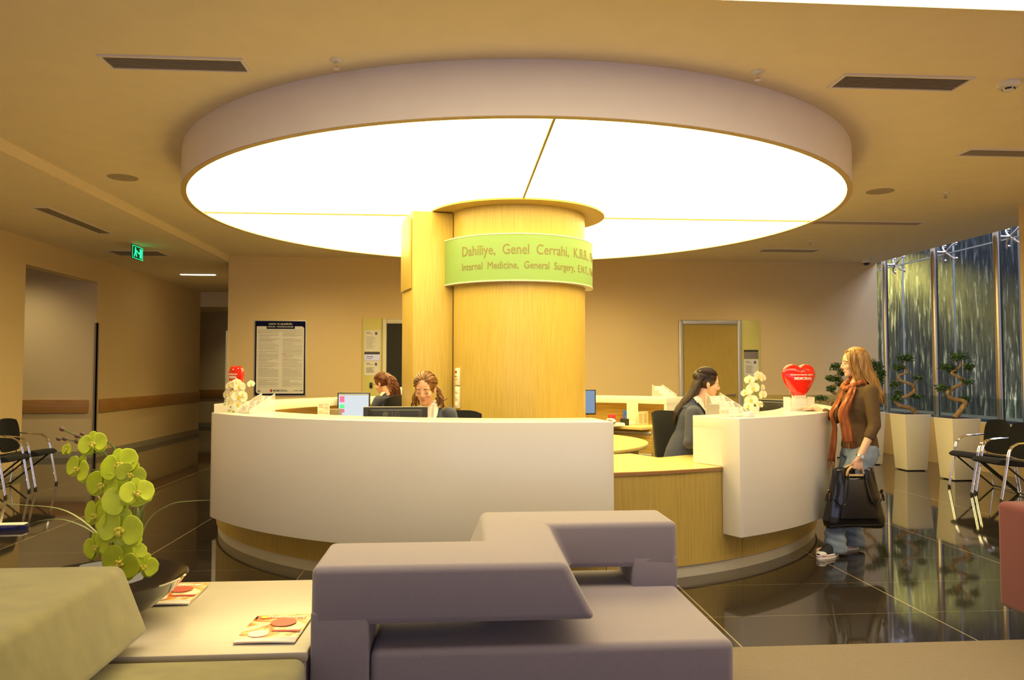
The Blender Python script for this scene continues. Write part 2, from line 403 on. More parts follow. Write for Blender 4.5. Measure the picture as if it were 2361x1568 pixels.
def text_mb(s, size, depth=.002, align='LEFT', bold=0, shear=0, xs=1):
    cu = bpy.data.curves.new('t', 'FONT'); cu.body = s; cu.size = size; cu.align_x = align; cu.extrude = depth / 2; cu.offset = bold; cu.shear = shear; cu.resolution_u = 3
    o = bpy.data.objects.new('t', cu); COL.objects.link(o); dg = bpy.context.evaluated_depsgraph_get(); dg.update()
    me = bpy.data.meshes.new_from_object(o.evaluated_get(dg)); bpy.data.objects.remove(o)
    mb = MB(); mb.v = [(v.co.x * xs, v.co.y, v.co.z) for v in me.vertices]; mb.f = [tuple(p.vertices) for p in me.polygons]
    return mb
def wall_text(s, size, x, y, z, depth=.003, align='LEFT', **kw):
    """text standing in the XZ plane, read from -Y; y is its back"""
    t = text_mb(s, size, depth, align, **kw); t.v = [(x + a, y - depth / 2 - c, z + b) for a, b, c in t.v]; return t
# ================================================================ THE SETTING
CX, CY = .65, 8.33
FLOORM = floor_mat(); CARPET = carpet_mat(); WATER = water_mat()
struct('floor', MB().box(-12, 12, -6, 25, -.12, 0), FLOORM)
struct('ceiling', MB().box(-4.0, 7.92, -6, 14.0, 3.53, 3.7), CEIL)
struct('ceiling_left', MB().box(-12, -4.0, -6, 19.3, 3.42, 3.7), CEIL)
struct('ceiling_corridor', MB().box(-12, -4.0, 19.3, 24, 3.06, 3.7), CEIL)
struct('wall_back', MB().box(-4.02, 7.92, 14.0, 14.25, 0, 3.7), WALL)
struct('wall_corridor', MB().box(-4.02, -3.82, 14.25, 19.0, 0, 3.6), WALL)
wl = MB().box(-6.4, -6.2, -6, 11.62, 0, 3.42).box(-6.4, -6.2, 11.62, 13.87, 3.03, 3.42).box(-6.4, -6.2, 14.07, 19.3, 0, 3.42)
struct('wall_left', wl, WALL)
struct('wall_recess', MB().box(-12, -6.2, 13.87, 14.07, 0, 3.42), WALL)
struct('wall_far', MB().box(-12, -3.6, 21.5, 21.7, 0, 3.1), WALL)
struct('wall_right', MB().box(6.96, 7.92, -6, 9.05, 0, 3.53), WALL)
# metallic skirting and corner guard
struct('baseboard_left', MB().box(-6.2, -6.185, 2, 11.62, 0, .11).box(-6.2, -6.185, 13.87, 19.3, 0, .11).box(-12, -6.2, 13.855, 13.87, 0, .11), SKIRT)
struct('baseboard_far', MB().box(-12, -3.6, 21.485, 21.5, 0, .11), SKIRT)
struct('baseboard_back', MB().box(-4.02, 7.92, 13.985, 14.0, 0, .1), SKIRT)
struct('trim_1', MB().box(-6.225, -6.18, 13.85, 13.88, 0, 2.32).box(-6.195, -6.18, 13.85, 13.92, 0, 2.32), mat('brown_corner_guard', (.28, .22, .16), .4, .2))
struct('trim_2', MB().box(-4.045, -4.02, 13.975, 14.06, 0, 2.2), ALU)
struct('wall_outer', MB().box(-12.2, -12, -6, 25, 0, 3.7).box(-6.4, -6.2, -6.2, -6, 0, 3.42), WALL)
struct('wall_corridor_end', MB().box(-3.82, -1.4, 18.8, 19.0, 0, 3.6).box(-1.4, -1.2, 18.8, 21.7, 0, 3.6).box(-3.6, -1.2, 21.5, 21.7, 0, 3.6), WALL)
struct('ceiling_corridor_end', MB().box(-4.0, -1.2, 18.8, 24, 3.06, 3.6), CEIL)
# low wall and glass wall onto the water court
struct('trim_3', MB().box(7.8, 7.95, 9.05, 14.0, 0, .72), WALL)
win = struct('window_1', MB().box(8.42, 8.435, 8.0, 16.6, 0, 3.50).box(8.42, 8.435, 8.0, 16.6, 3.515, 5.6), GLASS)
for y in (14.0, 12.5, 10.97, 9.45): part('joint', MB().box(8.412, 8.442, y - .006, y + .006, 0, 5.6), mat('silicone_joint', (.45, .5, .5), .5), win)
part('joint', MB().box(8.412, 8.442, 8.0, 16.6, 3.497, 3.517), MATS['silicone_joint'], win)
part('balustrade', MB().box(7.86, 7.875, 9.05, 14.0, .72, 1.08), GLASS, win)
struct('wall_water', MB().box(10.3, 10.6, 4, 24, 0, 7), WATER)
struct('wall_court', MB().box(7.92, 10.6, 20, 20.3, 0, 7), mat('dark_stone', (.05, .055, .05), .5, var=.4, scale=3))
struct('trim_4', MB().box(9.6, 10.3, 6, 20, 0, .62), mat('slate_ledge', (.13, .12, .12), .4, var=.2, scale=3))

# wall handrails: long veneered boards
def rail(y0, y1, label, axis='y', x=-6.2):
    if axis == 'y': g = MB().box(x + .001, x + .045, y0, y1, .765, .995)
    else: g = MB().box(y0, y1, x - .045, x - .001, .765, .995)
    return solo('wall_handrail', g, RAILW, label, 'handrail', bevel=.006)
rail(14.0, 19.25, 'long wooden bumper rail on the lit corridor wall at left, right of the corner guard')
rail(-9, -6.3, 'short wooden bumper rail on the shaded recess wall at far left', 'x', 13.87)
rail(-8, -3.9, 'wooden bumper rail on the farthest corridor wall behind the white orchid', 'x', 21.5)
solo('wall_handrail', MB().box(5.66, 7.9, 13.96, 14.0, .80, 1.05), mat('olive_rail', (.50, .38, .12), .5, var=.05), 'flat olive wooden rail low on the back wall behind the red heart box', 'handrail', bevel=.005)

# doors in the back wall (frame + leaf + handle)
def door(n, x0, x1, zt, leafm, framem, hand=None):
    d = struct('door_%d' % n, MB().box(x0 + .07, x1 - .07, 13.965, 13.999, 0, zt - .08), leafm)
    fr = MB().box(x0, x0 + .08, 13.93, 13.999, 0, zt).box(x1 - .08, x1, 13.93, 13.999, 0, zt).box(x0 + .08, x1 - .08, 13.93, 13.999, zt - .085, zt)
    part('door_frame', fr, framem, d, bevel=.02, seg=3)
    if hand:
        h = MB().tube([(hand, 13.96, 1.05), (hand, 13.905, 1.05), (hand - .03, 13.89, 1.05), (hand - .17, 13.89, 1.05)], .012, 8)
        h.obox((hand, 13.958, 1.05), (.05, .012, .05)); h.lathe([(.024, 0), (.024, .012)], 12); h.xf(Matrix.Identity(4)); part('door_handle', h, STEEL, d)
        part('lock', MB().obox((hand + .0, 13.957, .90), (.045, .014, .045)), STEEL, d, bevel=.008)
    return d
door(1, 4.09, 5.27, 2.43, OAK, ALU, 5.12)
door(2, -1.31, -.13, 2.42, mat('black_door', (.006, .006, .007), .6), mat('cream_frame', (.80, .74, .58), .4))
# lime panels beside the doors, with plates and info sheets
def door_panel(x0, x1, label, plates):
    t = thing('door_side_panel', label, 'wall panel', ((x0 + x1) / 2, 13.998, .0))
    cx = (x0 + x1) / 2
    part('panel', MB().box(x0 - cx, x1 - cx, -.022, 0, 0, 2.43), LIMEP, t, bevel=.003)
    for kind, z0, z1 in plates:
        w_ = .135
        if kind == 'sheet':
            s_ = part('info_sheet', MB().box(-w_, w_, -.03, -.022, z0, z1), PAPER, t)
            g = MB()
            for i in range(15):
                z = z1 - .12 - i * (z1 - z0 - .16) / 15; L_ = random.uniform(.10, .17); g.box(-w_ + .03, -w_ + .03 + L_, -.032, -.030, z, z + .007)
            part('printed_lines', g, INKL, s_)
            part('heading', MB().box(-w_ + .03, -w_ + .1, -.032, -.030, z1 - .05, z1 - .038).box(-w_ + .03, -w_ + .15, -.032, -.03, z1 - .07, z1 - .062), INK, s_)
            ph = part('photo', MB().box(.05, .09, -.032, -.030, z1 - .085, z1 - .035), mat('portrait_blue', (.12, .12, .28), .5), s_)
        elif kind == 'bar':
            b_ = part('number_bar', MB().box(-w_, w_, -.034, -.022, z0, z1), mat('dark_grey_plate', (.05, .045, .04), .4), t)
        else:
            b_ = part('name_plate', MB().box(-w_, w_, -.034, -.022, z0, z1), STEEL, t)
            part('lettering', MB().box(-w_ + .03, .02, -.036, -.034, z1 - .045, z1 - .03).box(-w_ + .03, .0, -.036, -.034, z1 - .075, z1 - .065), INK, b_)
    return t
door_panel(5.28, 5.63, 'tall lime-yellow panel right of the oak door on the back wall', [('bar', 1.845, 1.88), ('plate', 1.72, 1.845), ('sheet', 1.40, 1.71)])
door_panel(-1.66, -1.315, 'tall lime-yellow panel left of the black doorway on the back wall', [('sheet', 1.835, 2.22), ('bar', 1.785, 1.83), ('plate', 1.675, 1.785), ('sheet', 1.41, 1.67)])
solo('card_reader', MB().obox((0, 0, 0), (.05, .03, .10)), BLACKP, 'small black card reader on the lime panel above the far receptionist', 'card reader', (-1.50, 13.96, 1.235), bevel=.008)

# patient-rights poster
def poster():
    t = thing('patient_rights_poster', 'tall navy-bordered text poster hanging on the back wall at left', 'poster', (-3.10, 14.0, 1.05))
    W_, H_ = .90, 1.335
    part('frame', MB().box(-W_ / 2, W_ / 2, -.02, 0, 0, H_), ALU, t, bevel=.003)
    part('navy_board', MB().box(-W_ / 2 + .012, W_ / 2 - .012, -.024, -.018, .012, H_ - .012), NAVY, t)
    x0, x1, z0, z1, r_ = -.412, .414, .04, 1.232, .05
    pts = []
    for cx_, cz_, a0 in ((x1 - r_, z1 - r_, 0), (x0 + .01, z1 - .01, 90), (x0 + r_, z0 + r_, 180), (x1 - .01, z0 + .01, 270)):
        rr = r_ if (cx_ in (x1 - r_, x0 + r_)) else .01
        for k in range(6): a = R(a0 + 18 * k); pts.append((cx_ + rr * math.cos(a), cz_ + rr * math.sin(a)))
    g = MB(); n = len(pts); g.add([(x, -.026, z) for x, z in pts] + [(x, -.022, z) for x, z in pts], [tuple(range(n)), tuple(range(2 * n - 1, n - 1, -1))] + [(i, (i + 1) % n, n + (i + 1) % n, n + i) for i in range(n)])
    sh = part('text_field', g, PAPER, t, ang=20)
    part('title_tab', MB().box(-.24, .25, -.029, -.022, 1.185, 1.30), NAVY, t, bevel=.012)
    g = wall_text('HASTA VE AİLESİNİN', .042, 0, -.029, 1.258, .002, 'CENTER', bold=.0005); g2 = wall_text('HAKLARI - SORUMLULUKLARI', .0335, 0, -.029, 1.212, .002, 'CENTER', bold=.0005)
    g.add(g2.v, g2.f); part('title_lettering', g, PAPER, t)
    g = MB(); z = 1.165; rnd = random.Random(3)
    for i in range(3): g.box(-.38 + .06 * (i == 2), .38 - .1 * (i == 2), -.0275, -.026, z, z + .006); z -= .013
    z = 1.12
    while z > .15:
        for cx_ in (-.375, .04):
            if rnd.random() < .93:
                L_ = .345 if rnd.random() < .72 else rnd.uniform(.12, .3)
                g.box(cx_, cx_ + L_, -.0275, -.026, z, z + .0065)
        z -= .0135 if rnd.random() < .85 else .022
    part('body_text', g, INKL, t)
    part('red_heading', MB().box(-.395, -.345, -.028, -.026, 1.125, 1.131), REDP, t); part('red_heading', MB().box(.025, .11, -.028, -.026, .74, .746), REDP, t)
    part('lettering', wall_text('MEMORIAL', .052, -.115, -.027, .075, .002, bold=.0004), DARKINK, t)
    part('logo', MB().box(-.165, -.130, -.029, -.026, .07, .118), REDP, t)
    part('logo_mark', MB().add([(-.150, -.0295, .07), (-.13, -.0295, .07), (-.13, -.0295, .105)], [(0, 1, 2)]), DARKINK, t)
    part('phone_number', wall_text('( 444 7 888', .036, .235, -.027, .08, .002), DARKINK, t)
    g = MB().ell((-.36, -.027, .085), (.022, .003, .022), 14); part('seal', g, INK, t)
poster()

# ---------------------------------------------------------------- luminous canopy
def canopy():
    t = thing('ceiling_canopy', 'huge round drum light hanging under the ceiling above the desk', 'light fixture', (CX, CY, 3.15))
    part('drum', MB().arc(3.31, 3.35, 0, 360, .0, .379, 128), RINGP, t)
    part('rim', MB().arc(3.305, 3.354, 0, 360, -.006, 0.0, 128), mat('rim_brown', (.50, .36, .18), .5), t)
    part('light_panel', MB().arc(.80, 3.30, 0, 360, .012, .03, 128), emis('luminous_panel', DISC_C, DISC_L), t)
    for a in (0, 90, 180, 270):
        part('seam', MB().box(.94, 3.3, -.009, .009, -.002, .014).xf(Matrix.Rotation(R(a), 4, 'Z')), mat('seam_brass', (.35, .25, .08), .5), t)
canopy()
# luminous panel in the ceiling, front right
t = thing('luminous_ceiling_panel', 'long luminous ceiling strip whose end shows at the top right corner', 'light fixture', (5.0, 2.1, 3.53))
part('diffuser', MB().box(-8.5, 1.9, .2, 1.965, -.02, 0), emis('warm_panel', (1, .84, .52), PANEL_L), t)
part('frame', MB().box(-8.52, 1.92, 1.965, 1.985, -.024, 0), CEIL, t)

# ---------------------------------------------------------------- the column
def column():
    t = thing('wood_clad_column', 'round oak-clad column rising through the middle of the reception desk', 'column', (CX, CY, 0))
    part('shaft', MB().arc(.70, .745, 0, 360, .0, 3.14, 96), OAK, t)
    col = part('collar', MB().arc(.74, .955, 0, 360, 3.135, 3.152, 96), OAK, t)
    g = MB(); k = g.mark(); g.box(0, .415, 0, .52, 0, 3.125); g.xf(Matrix.Translation((-1.085, -.40, 0)) @ Matrix.Rotation(R(16), 4, 'Z'), k)
    pier = part('pier', g, OAK, t, bevel=.003)
    g = MB(); k = g.mark(); g.box(-.022, 0, .06, .5, 2.33, 3.06); g.xf(Matrix.Translation((-1.085, -.40, 0)) @ Matrix.Rotation(R(16), 4, 'Z'), k)
    part('side_panel', g, OAK, pier, bevel=.004)
    part('shadow_gap', MB().arc(.744, .7475, -156.2, -154.4, 0, 3.12, 2), mat('gap_brown', (.10, .045, .015), .7), t)
    return t
column()
def sign():
    t = thing('department_sign', 'curved lime-green sign with brown department names wrapped around the column', 'sign', (CX, CY, 2.36))
    a0, a1 = -160, 5
    part('sign_band', MB().arc(.815, .825, a0, a1, .008, .465, 64), GREENSIGN, t)
    for z in (.0, .462): part('edge_rail', MB().arc(.75, .829, a0, a1, z, z + .012, 64), ACEDGE, t)
    def curve(mb, s0, z0, r=.826):
        vs = []
        for x, y, z in mb.v:
            a = R(-142) + (s0 + x) / r; q = r + z; vs.append((q * math.cos(a), q * math.sin(a), z0 + y))
        mb.v = vs; return mb
    fnt = dict(depth=.003)
    part('lettering', curve(text_mb('Dahiliye,  Genel  Cerrahi,  K.B.B.,  Plastik', .142, .003, xs=.80), .09, .268), SIGNTXT, t, ang=20)
    part('lettering', curve(text_mb('Internal  Medicine,  General  Surgery,  E.N.T.,  Plastic', .104, .003, xs=.80), .09, .125), SIGNTXT, t, ang=20)
sign()
def switches():
    an = R(-146.5); r_ = .745
    for nm, lab, cat, z0, h_ in (('intercom_panel', 'white intercom plate with red display, upper one on the column', 'intercom', 1.335, .175), ('switch_panel', 'long white plate of three light switches below the intercom', 'light switch', 1.10, .225)):
        x, y = CX + r_ * math.cos(an), CY + r_ * math.sin(an)
        t = thing(nm, lab, cat, (x, y, z0), an + PI / 2)
        part('plate', MB().box(-.033, .033, -.022, .004, 0, h_), WHITE, t, bevel=.006)
        if nm[0] == 'i':
            part('display', MB().box(-.026, .004, -.025, -.02, .128, .148), mat('red_display', (.35, .04, .01), .4), t)
            for z, m_ in ((.085, REDP), (.053, mat('orange_button', (.9, .25, .03), .4))):
                part('button', MB().box(-.026, -.008, -.025, -.02, z, z + .012), m_, t)
                part('button', MB().box(.0, .008, -.025, -.02, z, z + .012), GREENP if z > .07 else m_, t)
        else:
            for z in (.02, .09, .16): part('rocker', MB().box(-.022, .018, -.027, -.02, z, z + .045), PAPER, t, bevel=.003)
            part('indicator', MB().box(-.004, .004, -.029, -.026, .11, .118), BLUEP, t)
switches()

# ---------------------------------------------------------------- reception desk
def desk():
    t = thing('reception_desk_base', 'round oak-veneered reception desk carcass standing under the white counters', 'reception desk', (CX, CY, 0))
    part('plinth', MB().arc(2.90, 2.985, -180, 180, 0, .085, 160), PLINTH, t)
    g = MB().arc(2.95, 3.0, 39, 178, .085, .745, 64).arc(2.95, 3.0, -176, -82.5, .085, .745, 96).arc(2.95, 3.0, -82.4, -60, .085, .745, 32).arc(2.95, 3.0, -59.9, 5, .085, .745, 64)
    part('carcass', g, OAK, t)
    part('low_desktop', MB().arc(1.93, 3.01, -82.3, -64, .745, .772, 32), OAKTOP, t, label='bare oak desktop in the gap between the white counters')
    part('desktop_edge', MB().arc(2.99, 3.014, -82.4, -64, .748, .768, 24), EDGE, t)
    g = MB().arc(2.2, 2.95, 39, 178, .735, .765, 64).arc(2.25, 2.95, -172, -82.4, .735, .765, 64).arc(2.25, 2.95, -63.9, 5, .735, .765, 48)
    part('worktop', g, OAKTOP, t)
    g = MB().arc(2.90, 2.93, 41, 176, .765, 1.04, 64).arc(2.90, 2.93, -145, -84, .765, 1.04, 64).arc(2.90, 2.93, -62, 4, .765, 1.04, 48)
    part('niche_back', g, OAKH, t)
desk()
def white_counter(a0, a1, label, n=64):
    t = thing('white_counter', label, 'counter', (CX, CY, 0), 0, 'white counters around the reception desk')
    da = .9
    part('shell', MB().sweep([(2.70, 1.045), (3.005, 1.045), (3.005, .28), (3.18, .28), (3.18, 1.135), (2.70, 1.135)], a0, a1, n), WHITE, t, bevel=.004)
    for a, b in ((a0 + .01, a0 + da), (a1 - da, a1 - .01)): part('end_panel', MB().arc(2.702, 3.01, a, b, .775, 1.046, 2), WHITE, t)
    return t
white_counter(-147, -82.5, 'long curved white counter nearest the camera, left of the desk gap', 72)
white_counter(-64, 6, 'curved white counter at right where the standing woman leans', 72)
white_counter(38.5, 92, 'white counter on the far side, right of the column', 48)
white_counter(97, 179.5, 'white counter on the far left side below the poster', 64)
# round table hugging the column
t = thing('round_column_table', 'round oak table ring hugging the base of the column', 'table', (CX, CY, 0))
part('tabletop', MB().arc(.76, 1.40, -75, 160, .70, .735, 72), OAKTOP, t, bevel=.004)
part('drum_base', MB().arc(1.27, 1.30, -74, 159, .0, .70, 72), OAK, t)
# drawers under the far worktop
def drawer_unit(ang, label):
    t = thing('drawer_unit', label, 'cabinet', (CX + 2.5 * math.cos(R(ang)), CY + 2.5 * math.sin(R(ang)), 0), R(ang + 90 + 180), 'drawer cabinets under the far worktop')
    t.rotation_euler[2] = R(ang - 90)
    part('body', MB().box(-.44, .44, -.14, .32, .03, .73), OAKH, t)
    for z0, z1 in ((.42, .665), (.10, .385)):
        d = part('drawer', MB().box(-.435, .435, -.16, -.14, z0, z1), OAKH, t, bevel=.003)
        part('handle', MB().box(-.43, .43, -.175, -.15, z1 + .002, z1 + .035), ALU, d, bevel=.006)
    part('top_rail', MB().box(-.435, .435, -.155, -.14, .70, .73), OAKH, t)
drawer_unit(49, 'oak drawer cabinet with aluminium grips beside the empty side of the black office chair')
drawer_unit(76, 'oak drawer cabinet with aluminium grips right behind the column')

# ---------------------------------------------------------------- ceiling fittings
def vent(x0, x1, y0, y1, z, label, n=9, along='x'):
    t = thing('air_vent', label, 'air vent', ((x0 + x1) / 2, (y0 + y1) / 2, z), 0, 'slatted air vents in the ceiling')
    a, b = (x1 - x0) / 2, (y1 - y0) / 2; m_ = .022
    part('frame', MB().box(-a, a, -b, -b + m_, -.012, 0).box(-a, a, b - m_, b, -.012, 0).box(-a, -a + m_, -b + m_, b - m_, -.012, 0).box(a - m_, a, -b + m_, b - m_, -.012, 0), RINGP, t)
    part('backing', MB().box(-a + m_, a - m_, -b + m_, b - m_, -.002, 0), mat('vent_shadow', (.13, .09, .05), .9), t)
    g = MB()
    for i in range(n):
        if along == 'x': y = -b + m_ + (2 * b - 2 * m_) * (i + .5) / n; g.obox((0, y, -.007), (2 * a - 2 * m_, .009, .004), (R(30), 0, 0))
        else: x = -a + m_ + (2 * a - 2 * m_) * (i + .5) / n; g.obox((x, 0, -.007), (.009, 2 * b - 2 * m_, .004), (0, R(30), 0))
    part('slats', g, mat('vent_slat', (.50, .42, .32), .6), t)
vent(-2.33, -1.40, 5.12, 5.35, 3.53, 'long slatted ceiling vent near the front, left of the canopy')
vent(2.67, 3.62, 5.08, 5.34, 3.53, 'long slatted ceiling vent near the front, right of the canopy')
vent(4.72, 5.70, 6.72, 6.95, 3.53, 'slatted ceiling vent cut by the right edge of the photo')
vent(4.55, 6.43, 10.1, 10.33, 3.53, 'long thin ceiling vent right behind the canopy edge')
vent(5.12, 6.12, 12.5, 12.8, 3.53, 'dark ceiling vent above the oak door at right')
vent(-5.02, -4.80, 9.45, 11.2, 3.42, 'narrow ceiling vent running along the lower left ceiling', 7, 'y')
vent(-5.6, -4.77, 12.75, 13.3, 3.42, 'dark ceiling vent behind the green exit sign')
def ceil_disc(x, y, z, label, r=.15):
    t = thing('ceiling_speaker', label, 'speaker', (x, y, z), 0, 'round ceiling speakers')
    part('grille', MB().lathe([(r, 0), (r, -.004), (r * .9, -.006), (0.001, -.006)], 32), mat('speaker_grille', (.42, .35, .25), .8), t)
ceil_disc(-3.52, 8.40, 3.53, 'flat round ceiling speaker left of the canopy'); ceil_disc(4.82, 8.42, 3.53, 'flat round ceiling speaker right of the canopy')
def sprinkler(x, y, z, label):
    t = thing('fire_sprinkler', label, 'sprinkler', (x, y, z), 0, 'fire sprinklers')
    part('rosette', MB().lathe([(.045, 0), (.045, -.006), (.03, -.016), (.012, -.018)], 20), WHITE, t)
    part('head', MB().tube([(0, 0, -.016), (0, 0, -.045)], .008, 8).lathe([(.022, -.062), (.022, -.059), (.004, -.058)], 14).tube([(-.014, 0, -.03), (-.012, 0, -.058)], .003, 6).tube([(.014, 0, -.03), (.012, 0, -.058)], .003, 6), CHROME, t)
    part('bulb', MB().tube([(0, 0, -.042), (0, 0, -.06)], .003, 6), REDP, t)
sprinkler(-.79, 5.1, 3.53, 'small fire sprinkler in front of the canopy at left'); sprinkler(2.06, 5.09, 3.53, 'small fire sprinkler in front of the canopy at right')
sprinkler(5.59, 8.41, 3.53, 'small fire sprinkler behind the right ceiling speaker'); sprinkler(5.56, 11.74, 3.53, 'small fire sprinkler near the vent above the oak door')
t = thing('smoke_detector', 'white smoke detector on the ceiling at the right edge', 'smoke detector', (3.92, 5.16, 3.53))
part('base', MB().lathe([(.075, 0), (.078, -.012), (.07, -.035), (.045, -.042)], 28), WHITE, t)
part('sensor', MB().lathe([(.04, -.04), (.04, -.046), (.036, -.06), (.001, -.062)], 20), WHITE, t)
part('sensor_slots', MB().arc(.0395, .0415, 0, 60, -.056, -.044, 6).arc(.0395, .0415, 100, 160, -.056, -.044, 6).arc(.0395, .0415, 200, 260, -.056, -.044, 6).arc(.0395, .0415, 280, 340, -.056, -.044, 6), BLACKP, t)
t = thing('dome_camera', 'small dark dome camera under the ceiling in the far right corner', 'security camera', (7.5, 13.6, 3.53))
part('housing', MB().lathe([(.09, 0), (.09, -.05), (.07, -.065)], 20), WHITE, t); part('dome', MB().ell((0, 0, -.06), (.06, .06, .05), 16), BLACKP, t)
t = thing('exit_sign', 'glowing green emergency exit sign hanging from the lower left ceiling', 'exit sign', (-4.86, 12.15, 3.42))
part('sign_plate', MB().box(-.008, .008, -.20, .20, -.235, -.02), mat('dark_green_plate', (.0, .10, .04), .4), t, bevel=.003)
part('mount', MB().box(-.015, .015, -.22, .22, -.02, 0), WHITE, t)
EG = emis('exit_green', (.02, 1, .32), 1.1)
g = MB().box(.009, .011, -.19, .19, -.04, -.034).box(.009, .011, -.19, .19, -.226, -.22).box(.009, .011, -.19, -.184, -.226, -.034).box(.009, .011, .184, .19, -.226, -.034)
part('border', g, EG, t)
part('running_figure', MB().ell((.011, -.085, -.07), (.002, .018, .016), 10).obox((.011, -.08, -.115), (.003, .045, .055), (R(15), 0, 0)).obox((.011, -.11, -.17), (.003, .02, .07), (R(-30), 0, 0)).obox((.011, -.05, -.165), (.003, .02, .065), (R(35), 0, 0)).obox((.011, -.03, -.11), (.003, .05, .014), (R(-20), 0, 0)), EG, t)
part('door_symbol', MB().box(.009, .012, .085, .15, -.20, -.06), EG, t)
part('arrow', MB().box(.009, .012, -.005, .05, -.138, -.122).add([(.011, .045, -.108), (.011, .075, -.13), (.011, .045, -.152)], [(0, 1, 2)]), EG, t)
t = thing('corridor_light', 'slim glowing fluorescent fixture in the far left corridor ceiling', 'light fixture', (-5.12, 15.76, 3.42))
part('housing', MB().box(-.36, .36, -.07, .07, -.012, 0), WHITE, t); part('tube', MB().box(-.33, .33, -.045, .045, -.02, -.012), emis('tube_light', (1, .9, .55), 4), t)
t = thing('glass_door', 'narrow green-tinted glass door leaf at the end of the left corridor', 'door', (-4.45, 20.6, 0))
part('leaf', MB().box(0, .5, 0, .012, 0, 3.0), clear('green_glass', (.35, .6, .3), .6, .1, (.3, .5, .2)), t); part('stile', MB().box(-.03, 0, -.01, .02, 0, 3.0), ALU, t)

# ---------------------------------------------------------------- glass wall posts and spider fittings
for y, lab in ((14.02, 'leftmost'), (12.5, 'middle'), (10.97, 'rightmost')):
    solo('steel_post', MB().tube([(0, 0, 0), (0, 0, 5.6)], .055, 20), STEEL, 'tall round stainless post in front of the water wall, %s of the three' % lab, 'post', (8.08, y, 0), group='steel posts at the water wall')
    t = thing('spider_fitting', 'four-armed steel spider fitting high on the glass behind the %s post' % lab, 'glass fitting', (8.3, y, 3.50), 0, 'spider glass fittings')
    part('hub', MB().tube([(-.18, 0, 0), (.0, 0, 0)], .018, 8).ell((0, 0, 0), .03, 10), STEEL, t)
    for sy in (-1, 1):
        for sz in (-1, 1):
            a = part('arm', MB().tube([(0, 0, 0), (0, sy * .055, sz * .035), (.02, sy * .12, sz * .10), (.05, sy * .15, sz * .13)], [.02, .018, .014, .012], 8), STEEL, t)
            part('disc', MB().tube([(.05, sy * .15, sz * .13), (.085, sy * .15, sz * .13)], [.03, .03], 12), STEEL, a)
# ================================================================ FURNITURE
# carpet area in front
solo('carpet', MB().box(-6.18, 6.94, -5.9, 4.08, 0, .010), CARPET, 'beige ribbed carpet tiles laid in the near foreground at lower right', 'carpet')
def sofa_violet():
    t = thing('zigzag_sofa', 'grey-violet sofa bench with a zigzag backrest in the foreground', 'sofa', (.28, 3.55, .01))
    o = lambda P: [(x - .28, y - 3.55) for x, y in P]
    part('seat', MB().prism(o([(-.318, 2.99), (1.09, 2.99), (1.09, 4.12), (-.54, 4.12), (-.54, 3.44), (-.318, 3.44)]), .04, .415), PURPLE, t, bevel=.035, seg=5)
    top = [(-.54, 2.995), (.43, 2.995), (.445, 3.77), (1.09, 3.77), (1.09, 4.125), (.14, 4.125), (.135, 3.43), (-.54, 3.43)]
    bot = [(-.54, 2.985), (.545, 2.985), (.56, 3.77), (1.09, 3.765), (1.09, 4.13), (.05, 4.13), (.04, 3.435), (-.54, 3.435)]
    # arms reaching down are part of the same upholstered band
    g = MB().frust(o(bot), .505, o(top), .725)
    part('backrest', g, PURPLE, t, bevel=.03, seg=5)
    part('support', MB().prism(o([(-.54, 2.987), (-.322, 2.987), (-.322, 3.433), (-.54, 3.433)]), .04, .56), PURPLE, t, bevel=.012, seg=3)
    part('support', MB().prism(o([(.865, 3.767), (1.088, 3.767), (1.088, 4.127), (.865, 4.127)]), .40, .56), PURPLE, t, bevel=.012, seg=3)
    part('base', MB().prism(o([(-.48, 3.06), (1.03, 3.06), (1.03, 4.06), (-.48, 4.06)]), 0, .04), BLACKP, t)
sofa_violet()
def sofa_olive():
    t = thing('zigzag_sofa', 'olive green suede sofa bench cut by the lower left corner', 'sofa', (-1.5, 2.3, .01))
    o = lambda P: [(x + 1.5, y - 2.3) for x, y in P]
    part('seat', MB().prism(o([(-2.3, 1.5), (-.545, 1.5), (-.545, 2.955), (-2.3, 2.955)]), .04, .413), OLIVE, t, bevel=.04, seg=5)
    part('backrest', MB().frust(o([(-2.35, 1.45), (-1.155, 1.45), (-1.155, 3.085), (-2.35, 3.085)]), .47, o([(-2.35, 1.45), (-1.235, 1.45), (-1.262, 3.095), (-2.35, 3.095)]), .725), OLIVE, t, bevel=.03, seg=5)
    part('support', MB().prism(o([(-2.3, 1.5), (-1.95, 1.5), (-1.95, 2.93), (-2.3, 2.93)]), .40, .52), OLIVE, t)
    part('base', MB().prism(o([(-2.2, 1.6), (-.62, 1.6), (-.62, 2.88), (-2.2, 2.88)]), 0, .04), BLACKP, t)
sofa_olive()
t = thing('burgundy_armchair', 'burgundy red upholstered seat block cut by the right edge', 'armchair', (4.0, 3.4, .01))
part('seat', MB().prism([(-.91, -.7), (.9, -.7), (.9, .86), (-.91, .86)], .13, .725), RED, t, bevel=.035, seg=5)
for x, y in ((-.7, .6), (.7, .6), (-.7, -.5), (.7, -.5)): part('leg', MB().tube([(x, y, .0), (x, y, .14)], .03, 12), BLACKP, t)

t = thing('low_table', 'low cream laminate cube table between the olive and violet sofas', 'table', (-1.22, 3.48, .01))
part('tabletop', MB().box(-.72, .672, -.51, .51, .385, .42), TABLE, t, bevel=.003)
part('body', MB().box(-.715, .665, -.505, .505, .0, .385), TABSIDE, t)

